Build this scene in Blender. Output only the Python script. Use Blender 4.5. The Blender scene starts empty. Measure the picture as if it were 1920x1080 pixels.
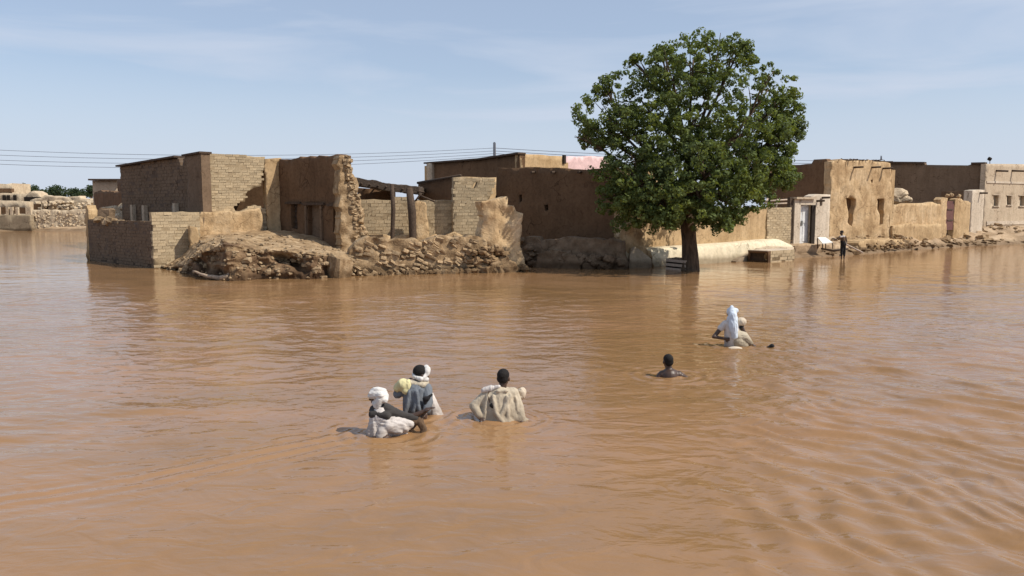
import bpy, bmesh, math, random
import numpy as np
from mathutils import Vector, Matrix, noise as mn
from mathutils.geometry import delaunay_2d_cdt

# ------------------------------------------------------------------ camera, sky, sun, exposure
SC = bpy.context.scene
COL = SC.collection
FPX, CX, CY = 1500.0, 960.0, 540.0
CAMZ = 2.8
PITCH = math.atan(152.0 / FPX)
cam_d = bpy.data.cameras.new('camera')
cam_d.sensor_width = 36.0
cam_d.lens = 36.0 * FPX / 1920.0
cam_d.clip_start = 0.1
cam_d.clip_end = 6000.0
cam = bpy.data.objects.new('camera', cam_d)
cam.location = (0, 0, CAMZ)
cam.rotation_euler = (math.pi / 2 - PITCH, 0, 0)
COL.objects.link(cam)
SC.camera = cam

SUN_EL = math.radians(48)
SX, SY = 0.95, -0.30                      # horizontal direction towards the sun
world = bpy.data.worlds.new('World')
SC.world = world
world.use_nodes = True
wn, wl = world.node_tree.nodes, world.node_tree.links
wn.clear()
w_out = wn.new('ShaderNodeOutputWorld')
w_bg = wn.new('ShaderNodeBackground')
w_bg.inputs['Strength'].default_value = 0.125
sky = wn.new('ShaderNodeTexSky')
sky.sky_type = 'NISHITA'
sky.sun_disc = False
sky.sun_elevation = SUN_EL
sky.sun_rotation = math.atan2(SX, SY)
sky.altitude = 300
sky.air_density = 1.0
sky.dust_density = 0.8
sky.ozone_density = 3.0
# thin high cirrus, laid out by direction
w_tc = wn.new('ShaderNodeTexCoord')
w_map = wn.new('ShaderNodeMapping')
w_map.inputs['Rotation'].default_value = (0.0, 0.16, 0.3)
w_map.inputs['Scale'].default_value = (1.0, 1.2, 7.5)
w_no = wn.new('ShaderNodeTexNoise')
w_no.inputs['Scale'].default_value = 1.9
w_no.inputs['Detail'].default_value = 6
w_no.inputs['Roughness'].default_value = 0.52
w_no.inputs['Distortion'].default_value = 0.5
w_ra = wn.new('ShaderNodeValToRGB')
w_ra.color_ramp.elements[0].position = 0.46
w_ra.color_ramp.elements[1].position = 0.70
w_ra.color_ramp.elements[0].color = (0.42, 0.42, 0.42, 1)
w_ra.color_ramp.elements[1].color = (0.95, 0.95, 0.95, 1)
w_mx = wn.new('ShaderNodeMix')
w_mx.data_type = 'RGBA'
w_mx.inputs[7].default_value = (4.9, 5.45, 6.5, 1)
wl.new(w_tc.outputs['Generated'], w_map.inputs['Vector'])
wl.new(w_map.outputs['Vector'], w_no.inputs['Vector'])
wl.new(w_no.outputs['Fac'], w_ra.inputs['Fac'])
# the air whitens towards the horizon all the way round
w_sep = wn.new('ShaderNodeSeparateXYZ'); wl.new(w_tc.outputs['Generated'], w_sep.inputs[0])
w_hr = wn.new('ShaderNodeMapRange'); w_hr.interpolation_type = 'SMOOTHSTEP'
w_hr.inputs['From Min'].default_value = 0.0; w_hr.inputs['From Max'].default_value = 0.30
w_hr.inputs['To Min'].default_value = 0.92; w_hr.inputs['To Max'].default_value = 0.0
wl.new(w_sep.outputs['Z'], w_hr.inputs['Value'])
w_ad = wn.new('ShaderNodeMath'); w_ad.operation = 'MAXIMUM'
wl.new(w_ra.outputs['Color'], w_ad.inputs[0]); wl.new(w_hr.outputs['Result'], w_ad.inputs[1])
wl.new(w_ad.outputs[0], w_mx.inputs[0])
wl.new(sky.outputs['Color'], w_mx.inputs[6])
wl.new(w_mx.outputs[2], w_bg.inputs['Color'])
wl.new(w_bg.outputs['Background'], w_out.inputs['Surface'])

sun_d = bpy.data.lights.new('sun', 'SUN')
sun_d.energy = 4.7
sun_d.angle = math.radians(0.53)
sun_d.color = (1.0, 0.93, 0.82)
sun = bpy.data.objects.new('sun', sun_d)
_h = math.hypot(SX, SY)
S = Vector((SX / _h * math.cos(SUN_EL), SY / _h * math.cos(SUN_EL), math.sin(SUN_EL)))
sun.rotation_euler = S.to_track_quat('Z', 'Y').to_euler()
sun.location = (60, -20, 80)
COL.objects.link(sun)

SC.view_settings.view_transform = 'Standard'
SC.view_settings.look = 'None'
SC.view_settings.gamma = 1.0
SC.view_settings.exposure = 0.0
SC.view_settings.use_curve_mapping = False

# ------------------------------------------------------------------ helpers
rnd = random.Random(7)
CP, SP = math.cos(PITCH), math.sin(PITCH)

def ray(u, v):
    q, a = (CY - v) / FPX, (u - CX) / FPX
    return Vector((a, CP + SP * q, -SP + CP * q))
def pt(u, v, y):                       # survey point: picture direction at a known distance
    r = ray(u, v)
    return Vector((0, 0, CAMZ)) + r * (y / r.y)
def G(u, v, z=0.0):                    # survey point on the level z
    r = ray(u, v)
    return Vector((0, 0, CAMZ)) + r * ((z - CAMZ) / r.z)
def onplane(u, v, O, n):
    r = ray(u, v); c = Vector((0, 0, CAMZ))
    return c + r * ((O - c).dot(n) / r.dot(n))

def wpos(o):
    p = Vector((0, 0, 0))
    while o is not None:
        p = p + o.location; o = o.parent
    return p
def link(name, me, mat=None, parent=None, at=None, kind=None):
    """Link a mesh given in world coordinates (at=None) or local to the point at."""
    o = bpy.data.objects.new(name, me)
    if mat is not None and not me.materials: me.materials.append(mat)
    COL.objects.link(o)
    base = Vector((0, 0, 0)) if at is None else Vector(at)
    if parent is not None:
        o.location = base - wpos(parent); o.parent = parent
    else:
        o.location = base
    if kind: o['kind'] = kind
    return o
def thing(name, label, cat, loc, group=None):
    o = bpy.data.objects.new(name, None)
    o.empty_display_size = 0.3
    COL.objects.link(o); o.location = loc
    o['label'] = label; o['category'] = cat
    if group: o['group'] = group
    return o
def tag(o, label, cat, group=None):
    o['label'] = label; o['category'] = cat
    if group: o['group'] = group
    return o
def mesh(name, v, f, smooth=False):
    me = bpy.data.meshes.new(name)
    me.from_pydata([tuple(p) for p in v], [], [tuple(q) for q in f])
    me.update()
    if smooth: me.polygons.foreach_set('use_smooth', [True] * len(me.polygons))
    return me
class MB:
    def __init__(s): s.v = []; s.f = []
    def add(s, v, f):
        n = len(s.v); s.v += [tuple(p) for p in v]; s.f += [tuple(i + n for i in q) for q in f]
    def box(s, c, d, M=None):
        x, y, z = d[0] / 2, d[1] / 2, d[2] / 2
        vs = [Vector(p) for p in ((-x,-y,-z),(x,-y,-z),(x,y,-z),(-x,y,-z),(-x,-y,z),(x,-y,z),(x,y,z),(-x,y,z))]
        if M is not None: vs = [M @ p for p in vs]
        c = Vector(c)
        s.add([p + c for p in vs], [(0,3,2,1),(4,5,6,7),(0,1,5,4),(1,2,6,5),(2,3,7,6),(3,0,4,7)])
    def tube(s, pts, rad, n=8):
        pts = [Vector(p) for p in pts]; base = len(s.v); m = len(pts)
        rad = rad if isinstance(rad, (list, tuple)) else [rad] * m
        up = Vector((0.31, 0.17, 0.93))
        for i, p in enumerate(pts):
            t = (pts[min(i + 1, m - 1)] - pts[max(i - 1, 0)]).normalized()
            a = t.cross(up)
            if a.length < 1e-3: a = t.cross(Vector((1, 0, 0)))
            a.normalize(); b = t.cross(a)
            for k in range(n):
                w = 2 * math.pi * k / n
                s.v.append(tuple(p + (a * math.cos(w) + b * math.sin(w)) * rad[i]))
        for i in range(m - 1):
            for k in range(n):
                q = (k + 1) % n
                s.f.append((base + i*n + k, base + i*n + q, base + (i+1)*n + q, base + (i+1)*n + k))
        s.f.append(tuple(base + k for k in reversed(range(n))))
        s.f.append(tuple(base + (m-1)*n + k for k in range(n)))
    def build(s, name, mat, parent=None, at=None, smooth=False, kind=None):
        return link(name, mesh(name, s.v, s.f, smooth), mat, parent, at, kind)

def poly_in(p, poly):
    x, y = p; r = False; n = len(poly); j = n - 1
    for i in range(n):
        xi, yi = poly[i]; xj, yj = poly[j]
        if (yi > y) != (yj > y) and x < (xj - xi) * (y - yi) / (yj - yi) + xi: r = not r
        j = i
    return r

# ---- numpy value noise
def _hash(ix, iy, seed):
    h = (ix.astype(np.int64) * 374761393 + iy.astype(np.int64) * 668265263 + seed * 1442695041) & 0xFFFFFFFF
    h = ((h ^ (h >> 13)) * 1274126177) & 0xFFFFFFFF
    return ((h ^ (h >> 16)) & 0xFFFF) / 65535.0
def vnoise(x, y, seed=0):
    ix, iy = np.floor(x), np.floor(y); fx, fy = x - ix, y - iy
    fx = fx*fx*fx*(fx*(fx*6-15)+10); fy = fy*fy*fy*(fy*(fy*6-15)+10)
    a = _hash(ix, iy, seed); b = _hash(ix+1, iy, seed); c = _hash(ix, iy+1, seed); d = _hash(ix+1, iy+1, seed)
    return ((a*(1-fx)+b*fx)*(1-fy) + (c*(1-fx)+d*fx)*fy) * 2 - 1
def fbm(x, y, seed=0, o=4, g=0.5):
    t = 0; a = 1.0; s = 0
    for i in range(o):
        t = t + a * vnoise(x, y, seed + i*17); s += a; a *= g
        x, y = x*1.9 + y*0.6 + 3.1, y*1.9 - x*0.6*0.5 + 1.7
    return t / s
def sstep(a, b, x):
    t = np.clip((x - a) / (b - a), 0, 1); return t*t*(3-2*t)

# ------------------------------------------------------------------ materials
def _mat(name):
    m = bpy.data.materials.new(name); m.use_nodes = True
    n, l = m.node_tree.nodes, m.node_tree.links
    return m, n, l, n['Principled BSDF']
def nmap(n, l, scale):
    tc = n.new('ShaderNodeTexCoord'); mp = n.new('ShaderNodeMapping')
    mp.inputs['Scale'].default_value = scale
    l.new(tc.outputs['Object'], mp.inputs['Vector'])
    return mp.outputs['Vector']
def ntex(n, l, vec, scale, detail=4, rough=0.55, dist=0.0):
    t = n.new('ShaderNodeTexNoise')
    t.inputs['Scale'].default_value = scale; t.inputs['Detail'].default_value = detail
    t.inputs['Roughness'].default_value = rough; t.inputs['Distortion'].default_value = dist
    if vec is not None: l.new(vec, t.inputs['Vector'])
    return t.outputs['Fac']
def ramp(n, l, fac, stops):
    r = n.new('ShaderNodeValToRGB')
    e = r.color_ramp.elements
    while len(e) < len(stops): e.new(0.5)
    for i, (p, c) in enumerate(stops):
        e[i].position = p; e[i].color = (c[0], c[1], c[2], 1)
    l.new(fac, r.inputs['Fac']); return r.outputs['Color']
def mix(n, l, f, a, b, mode='MIX'):
    m = n.new('ShaderNodeMix'); m.data_type = 'RGBA'; m.blend_type = mode
    if isinstance(f, float): m.inputs[0].default_value = f
    else: l.new(f, m.inputs[0])
    for k, x in ((6, a), (7, b)):
        if isinstance(x, tuple): m.inputs[k].default_value = (x[0], x[1], x[2], 1)
        else: l.new(x, m.inputs[k])
    return m.outputs[2]
def math_n(n, l, op, a, b=None):
    m = n.new('ShaderNodeMath'); m.operation = op
    for k, x in ((0, a), (1, b)):
        if x is None: continue
        if isinstance(x, (int, float)): m.inputs[k].default_value = x
        else: l.new(x, m.inputs[k])
    return m.outputs[0]
def earth(name, c1, c2, c3=None, big=0.5, fine=7.0, bump=0.5, bdist=0.04, rough=0.92, streak=0.35, damp=True, vary=0.0):
    """Mud, plaster, stone: two colours in patches, fine grain, rain streaks, damp at the water line."""
    m, n, l, b = _mat(name)
    v = nmap(n, l, (1, 1, 1))
    f1 = ntex(n, l, v, big, 6, 0.6, 0.4)
    col = ramp(n, l, f1, [(0.34, c1), (0.66, c2)] if c3 is None else [(0.30, c1), (0.5, c2), (0.72, c3)])
    f2 = ntex(n, l, v, fine, 8, 0.65)
    col = mix(n, l, 0.75, col, ramp(n, l, f2, [(0.28, (0.62,)*3), (0.5, (1,)*3), (0.75, (1.22,)*3)]), 'MULTIPLY')
    if streak:
        vs = nmap(n, l, (2.6, 2.6, 0.28))
        f3 = ntex(n, l, vs, 1.3, 5, 0.6, 0.3)
        col = mix(n, l, streak, col, ramp(n, l, f3, [(0.36, (0.62, 0.58, 0.52)), (0.56, (1.05,)*3)]), 'MULTIPLY')
        vo = n.new('ShaderNodeTexVoronoi'); vo.feature = 'DISTANCE_TO_EDGE'; vo.inputs['Scale'].default_value = 0.85
        wv = n.new('ShaderNodeVectorMath'); wv.operation = 'ADD'
        nz = n.new('ShaderNodeTexNoise'); nz.inputs['Scale'].default_value = 1.6; nz.inputs['Detail'].default_value = 5
        l.new(v, nz.inputs['Vector']); l.new(v, wv.inputs[0]); l.new(nz.outputs['Color'], wv.inputs[1]); l.new(wv.outputs[0], vo.inputs['Vector'])
        crack = ramp(n, l, vo.outputs['Distance'], [(0.0, (0.42, 0.38, 0.34)), (0.022, (1, 1, 1))])
        gate = ramp(n, l, ntex(n, l, v, 0.7, 3), [(0.46, (0, 0, 0)), (0.58, (1, 1, 1))])
        col = mix(n, l, gate, col, mix(n, l, 1.0, col, crack, 'MULTIPLY'))
    if vary:
        oi = n.new('ShaderNodeObjectInfo')
        r = ramp(n, l, oi.outputs['Random'], [(0.0, (1-vary,)*3), (0.5, (1.0,)*3), (1.0, (1+vary, 1+vary*0.95, 1+vary*0.85))])
        col = mix(n, l, 1.0, col, r, 'MULTIPLY')
    if damp:
        g = n.new('ShaderNodeNewGeometry'); sx = n.new('ShaderNodeSeparateXYZ')
        l.new(g.outputs['Position'], sx.inputs[0])
        w = math_n(n, l, 'ADD', sx.outputs['Z'], math_n(n, l, 'MULTIPLY', ntex(n, l, g.outputs['Position'], 1.7, 4), -0.35))
        wet = ramp(n, l, w, [(0.02, (0.52, 0.49, 0.46)), (0.24, (1, 1, 1))])
        col = mix(n, l, 1.0, col, wet, 'MULTIPLY')
    l.new(col, b.inputs['Base Color'])
    b.inputs['Roughness'].default_value = rough
    b.inputs['Specular IOR Level'].default_value = 0.2
    h = math_n(n, l, 'ADD', math_n(n, l, 'MULTIPLY', ntex(n, l, v, fine*0.45, 6, 0.6), 1.0), math_n(n, l, 'MULTIPLY', ntex(n, l, v, fine*3, 4, 0.6), 0.35))
    bp = n.new('ShaderNodeBump'); bp.inputs['Strength'].default_value = bump; bp.inputs['Distance'].default_value = bdist
    l.new(h, bp.inputs['Height']); l.new(bp.outputs['Normal'], b.inputs['Normal'])
    return m
def plain(name, c, rough=0.7, metal=0.0, var=0.25, scale=9.0, bump=0.2, spec=0.3):
    m, n, l, b = _mat(name)
    v = nmap(n, l, (1, 1, 1)); f = ntex(n, l, v, scale, 5, 0.6)
    lo = tuple(x*(1-var) for x in c); hi = tuple(min(1, x*(1+var)) for x in c)
    l.new(ramp(n, l, f, [(0.3, lo), (0.7, hi)]), b.inputs['Base Color'])
    b.inputs['Roughness'].default_value = rough; b.inputs['Metallic'].default_value = metal
    b.inputs['Specular IOR Level'].default_value = spec
    bp = n.new('ShaderNodeBump'); bp.inputs['Strength'].default_value = bump; bp.inputs['Distance'].default_value = 0.02
    l.new(f, bp.inputs['Height']); l.new(bp.outputs['Normal'], b.inputs['Normal'])
    return m

M = {}
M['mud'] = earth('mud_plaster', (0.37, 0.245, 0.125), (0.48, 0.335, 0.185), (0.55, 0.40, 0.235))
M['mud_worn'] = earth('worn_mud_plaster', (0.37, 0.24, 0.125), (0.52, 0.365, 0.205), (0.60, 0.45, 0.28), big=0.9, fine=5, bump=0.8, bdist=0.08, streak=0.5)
M['mud_shade'] = earth('shade_brown_mud', (0.125, 0.072, 0.039), (0.18, 0.106, 0.058), bump=0.35, streak=0.25)  # mud with the shade of the sunless walls put into its colour
M['mud_grey_shade'] = earth('shade_grey_mud', (0.160, 0.107, 0.068), (0.21, 0.145, 0.095), bump=0.3, streak=0.25, fine=9)  # greyer mud, colour darkened to carry the shade on the flanks
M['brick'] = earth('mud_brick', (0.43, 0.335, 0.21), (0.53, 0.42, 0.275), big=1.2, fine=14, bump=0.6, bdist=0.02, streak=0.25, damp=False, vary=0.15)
M['brick_shade'] = earth('shade_toned_brick', (0.160, 0.109, 0.069), (0.205, 0.143, 0.094), big=1.0, fine=12, bump=0.5, bdist=0.02, streak=0.1, damp=False, vary=0.15)  # shaded copy of the brick: shade is in the colour
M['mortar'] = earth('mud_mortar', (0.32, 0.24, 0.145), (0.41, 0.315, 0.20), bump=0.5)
M['mortar_shade'] = earth('shade_toned_mortar', (0.11, 0.078, 0.056), (0.135, 0.097, 0.07), bump=0.4)  # mortar darkened to match, shade in the colour
M['rubble'] = earth('mud_rubble', (0.15, 0.092, 0.048), (0.33, 0.225, 0.125), (0.47, 0.35, 0.22), big=1.6, fine=5, bump=1.0, bdist=0.10, streak=0)
M['mud_ruin_shade'] = earth('shade_darkened_mud', (0.13, 0.088, 0.055), (0.21, 0.145, 0.092), (0.28, 0.20, 0.13), big=1.1, fine=5, bump=0.9, bdist=0.08, streak=0.2)  # mud darkened in colour for the shade over the ruin
M['wet_mud'] = earth('wet_dark_mud', (0.085, 0.050, 0.028), (0.17, 0.105, 0.058), (0.27, 0.18, 0.10), big=1.4, fine=5, bump=1.0, bdist=0.1, streak=0)
M['stone'] = earth('clay_stone', (0.27, 0.18, 0.10), (0.47, 0.345, 0.21), big=2.2, fine=9, bump=0.7, bdist=0.04, streak=0, damp=False, vary=0.28)
M['cream'] = earth('cream_lime_plaster', (0.62, 0.53, 0.37), (0.72, 0.63, 0.46), fine=4, bump=0.15, streak=0.2)
M['beige'] = earth('beige_render', (0.46, 0.36, 0.255), (0.54, 0.44, 0.32), fine=10, bump=0.15, streak=0.25)
M['beige_pale'] = earth('pale_door_plaster', (0.52, 0.43, 0.33), (0.62, 0.53, 0.42), fine=10, bump=0.15, streak=0.3)
M['bank'] = earth('silt_ground', (0.30, 0.205, 0.12), (0.42, 0.30, 0.19), (0.50, 0.38, 0.25), big=0.8, fine=5, bump=0.9, bdist=0.08, streak=0)
M['far'] = earth('pale_far_masonry', (0.48, 0.37, 0.25), (0.60, 0.49, 0.345), big=0.7, fine=2.5, bump=0.8, bdist=0.12, streak=0.2)
M['far_grey'] = earth('grey_far_masonry', (0.26, 0.20, 0.13), (0.34, 0.27, 0.18), big=0.4, fine=3, bump=0.4, streak=0.3)
M['pink'] = plain('faded_pink_paint', (0.74, 0.52, 0.50), 0.8, var=0.15, scale=3.5)
M['wood'] = plain('weathered_wood', (0.075, 0.05, 0.034), 0.85, var=0.45, scale=14, bump=0.5)
M['wood_pale'] = plain('pale_weathered_wood', (0.46, 0.36, 0.28), 0.8, var=0.25, scale=14, bump=0.4)
M['wood_log'] = plain('bleached_driftwood', (0.36, 0.27, 0.19), 0.9, var=0.4, scale=9, bump=0.6)
M['thatch'] = plain('dry_thatch', (0.085, 0.062, 0.045), 0.95, var=0.5, scale=18, bump=0.9)
M['dark'] = plain('dark_hollow', (0.022, 0.015, 0.010), 0.9)  # near-black colour carries the shade of gaps and openings
M['white_paint'] = plain('chipped_white_paint', (0.68, 0.68, 0.67), 0.5, var=0.2, scale=4)
M['maroon'] = plain('maroon_metal_gate', (0.14, 0.06, 0.05), 0.6, var=0.3)
M['green_grey'] = plain('aged_grey_post', (0.16, 0.16, 0.15), 0.7)
M['shutter'] = plain('grey_green_shutter', (0.24, 0.22, 0.17), 0.7)
M['wire'] = plain('aged_cable', (0.16, 0.18, 0.22), 0.6)
M['white_sheet'] = plain('white_plastic_sheet', (0.78, 0.76, 0.70), 0.6, var=0.1)

# bark
def bark():
    m, n, l, b = _mat('bark')
    v = nmap(n, l, (5, 5, 0.9)); f = ntex(n, l, v, 2.2, 8, 0.65, 0.6)
    l.new(ramp(n, l, f, [(0.3, (0.035, 0.025, 0.018)), (0.7, (0.17, 0.12, 0.08))]), b.inputs['Base Color'])
    b.inputs['Roughness'].default_value = 0.95; b.inputs['Specular IOR Level'].default_value = 0.1
    bp = n.new('ShaderNodeBump'); bp.inputs['Strength'].default_value = 1.0; bp.inputs['Distance'].default_value = 0.08
    l.new(f, bp.inputs['Height']); l.new(bp.outputs['Normal'], b.inputs['Normal'])
    return m
M['bark'] = bark()
def leaf(name, c1, c2, c3):
    m, n, l, b = _mat(name)
    v = nmap(n, l, (1, 1, 1))
    f = ntex(n, l, v, 0.55, 3, 0.5); f2 = ntex(n, l, v, 5.0, 2, 0.5)
    col = ramp(n, l, f, [(0.3, c1), (0.5, c2), (0.68, c3)])
    col = mix(n, l, 0.8, col, ramp(n, l, f2, [(0.3, (0.6,)*3), (0.7, (1.35,)*3)]), 'MULTIPLY')
    l.new(col, b.inputs['Base Color']); b.inputs['Roughness'].default_value = 0.7
    b.inputs['Specular IOR Level'].default_value = 0.12
    tr = n.new('ShaderNodeBsdfTranslucent'); l.new(mix(n, l, 1.0, col, (1.5, 1.45, 0.5), 'MULTIPLY'), tr.inputs['Color'])
    ms = n.new('ShaderNodeMixShader'); ms.inputs[0].default_value = 0.36
    l.new(b.outputs[0], ms.inputs[1]); l.new(tr.outputs[0], ms.inputs[2])
    l.new(ms.outputs[0], n['Material Output'].inputs['Surface'])
    return m
M['leaf'] = leaf('green_leaves', (0.090, 0.118, 0.058), (0.126, 0.165, 0.060), (0.165, 0.200, 0.062))
M['leaf_far'] = leaf('distant_leaves', (0.055, 0.075, 0.05), (0.06, 0.09, 0.055), (0.075, 0.105, 0.06))

def cloth(name, c, rough=0.85, var=0.12, damp=0.0):
    m, n, l, b = _mat(name)
    v = nmap(n, l, (1, 1, 1)); f = ntex(n, l, v, 11, 5, 0.6)
    col = ramp(n, l, f, [(0.3, tuple(x*(1-var) for x in c)), (0.7, tuple(min(1, x*(1+var)) for x in c))])
    if damp:                      # cloth soaked from the water up
        g = n.new('ShaderNodeNewGeometry'); sx = n.new('ShaderNodeSeparateXYZ'); l.new(g.outputs['Position'], sx.inputs[0])
        w = math_n(n, l, 'ADD', sx.outputs['Z'], math_n(n, l, 'MULTIPLY', ntex(n, l, g.outputs['Position'], 9, 3), -0.16))
        col = mix(n, l, 1.0, col, ramp(n, l, w, [(-0.0, (1-damp, 1-damp*1.08, 1-damp*1.15)), (0.16, (1, 1, 1))]), 'MULTIPLY')
    l.new(col, b.inputs['Base Color']); b.inputs['Roughness'].default_value = rough
    b.inputs['Specular IOR Level'].default_value = 0.15; b.inputs['Sheen Weight'].default_value = 0.1
    bp = n.new('ShaderNodeBump'); bp.inputs['Strength'].default_value = 0.4; bp.inputs['Distance'].default_value = 0.01
    l.new(ntex(n, l, v, 26, 4, 0.6, 1.0), bp.inputs['Height']); l.new(bp.outputs['Normal'], b.inputs['Normal'])
    return m
M['skin'] = plain('dark_brown_skin', (0.060, 0.032, 0.020), 0.45, var=0.12, spec=0.5)
M['hair'] = plain('black_hair', (0.010, 0.008, 0.007), 0.8, var=0.4, scale=60, bump=0.6)
M['c_white'] = cloth('white_cotton', (0.60, 0.55, 0.51), damp=0.35)
M['c_turban'] = cloth('white_turban_cotton', (0.62, 0.60, 0.57))
M['c_scarf'] = cloth('bluish_white_scarf', (0.56, 0.62, 0.70))
M['c_beige'] = cloth('beige_cotton', (0.47, 0.40, 0.30), damp=0.3)
M['c_khaki'] = cloth('khaki_cotton', (0.46, 0.40, 0.30), damp=0.4)
M['c_shawl'] = cloth('charcoal_shawl', (0.050, 0.045, 0.042))
M['c_vest'] = cloth('blue_grey_cotton', (0.15, 0.165, 0.185), damp=0.4)
M['c_yellow'] = cloth('pale_yellow_cloth', (0.60, 0.54, 0.30))
M['c_cream'] = cloth('cream_sackcloth', (0.56, 0.47, 0.36))
M['c_black'] = cloth('black_canvas', (0.018, 0.017, 0.018))
M['c_brown'] = cloth('brown_cloth', (0.12, 0.075, 0.045))

# ------------------------------------------------------------------ water
def water_mat():
    m, n, l, b = _mat('silty_flood_water')
    g = n.new('ShaderNodeNewGeometry')
    mp = n.new('ShaderNodeMapping'); mp.inputs['Scale'].default_value = (0.5, 1.0, 1.0)
    l.new(g.outputs['Position'], mp.inputs['Vector'])
    f = ntex(n, l, mp.outputs['Vector'], 0.22, 5, 0.55, 1.6)
    col = ramp(n, l, f, [(0.30, (0.242, 0.136, 0.058)), (0.5, (0.282, 0.158, 0.072)), (0.70, (0.318, 0.176, 0.088))])
    f2 = ntex(n, l, mp.outputs['Vector'], 1.3, 4, 0.6, 2.0)
    col = mix(n, l, 0.5, col, ramp(n, l, f2, [(0.32, (0.88, 0.88, 0.86)), (0.68, (1.10, 1.08, 1.06))]), 'MULTIPLY')
    l.new(col, b.inputs['Base Color'])
    b.inputs['Roughness'].default_value = 0.09
    b.inputs['IOR'].default_value = 1.333
    mb = n.new('ShaderNodeMapping'); mb.inputs['Scale'].default_value = (1.0, 1.7, 1.0); mb.inputs['Rotation'].default_value = (0, 0, 0.35)
    l.new(g.outputs['Position'], mb.inputs['Vector'])
    h = math_n(n, l, 'ADD', ntex(n, l, mb.outputs['Vector'], 1.9, 2.5, 0.5, 0.8), math_n(n, l, 'MULTIPLY', ntex(n, l, mb.outputs['Vector'], 9.0, 3, 0.5, 0.3), 0.12))
    sy = n.new('ShaderNodeSeparateXYZ'); l.new(g.outputs['Position'], sy.inputs[0])
    mr = n.new('ShaderNodeMapRange'); mr.inputs['From Min'].default_value = 24; mr.inputs['From Max'].default_value = 30
    mr.inputs['To Min'].default_value = 1.0; mr.inputs['To Max'].default_value = 0.35; l.new(sy.outputs['Y'], mr.inputs['Value'])
    h = math_n(n, l, 'MULTIPLY', h, mr.outputs['Result'])
    bp = n.new('ShaderNodeBump'); bp.inputs['Strength'].default_value = 0.6; bp.inputs['Distance'].default_value = 0.045
    l.new(h, bp.inputs['Height']); l.new(bp.outputs['Normal'], b.inputs['Normal'])
    return m

PEOPLE = [(720, 818), (780, 785), (935, 790), (1262, 708), (1378, 652)]
def seg_dist(x, y, pts):
    d = np.full(x.shape, 1e9); 
    for (ax, ay), (bx, by) in zip(pts[:-1], pts[1:]):
        dx, dy = bx-ax, by-ay; t = np.clip(((x-ax)*dx+(y-ay)*dy)/(dx*dx+dy*dy+1e-9), 0, 1)
        d = np.minimum(d, np.hypot(x-ax-t*dx, y-ay-t*dy))
    return d
def signed_line(x, y, pts):
    d = np.full(x.shape, 1e9); sg = np.zeros(x.shape)
    for (ax, ay), (bx, by) in zip(pts[:-1], pts[1:]):
        dx, dy = bx-ax, by-ay; L = math.hypot(dx, dy); t = np.clip(((x-ax)*dx+(y-ay)*dy)/(L*L), 0, 1)
        q = np.hypot(x-ax-t*dx, y-ay-t*dy); s = ((x-ax)*dy-(y-ay)*dx)/L
        k = q < d; d = np.where(k, q, d); sg = np.where(k, np.sign(s)*q, sg)
    return sg
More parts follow.
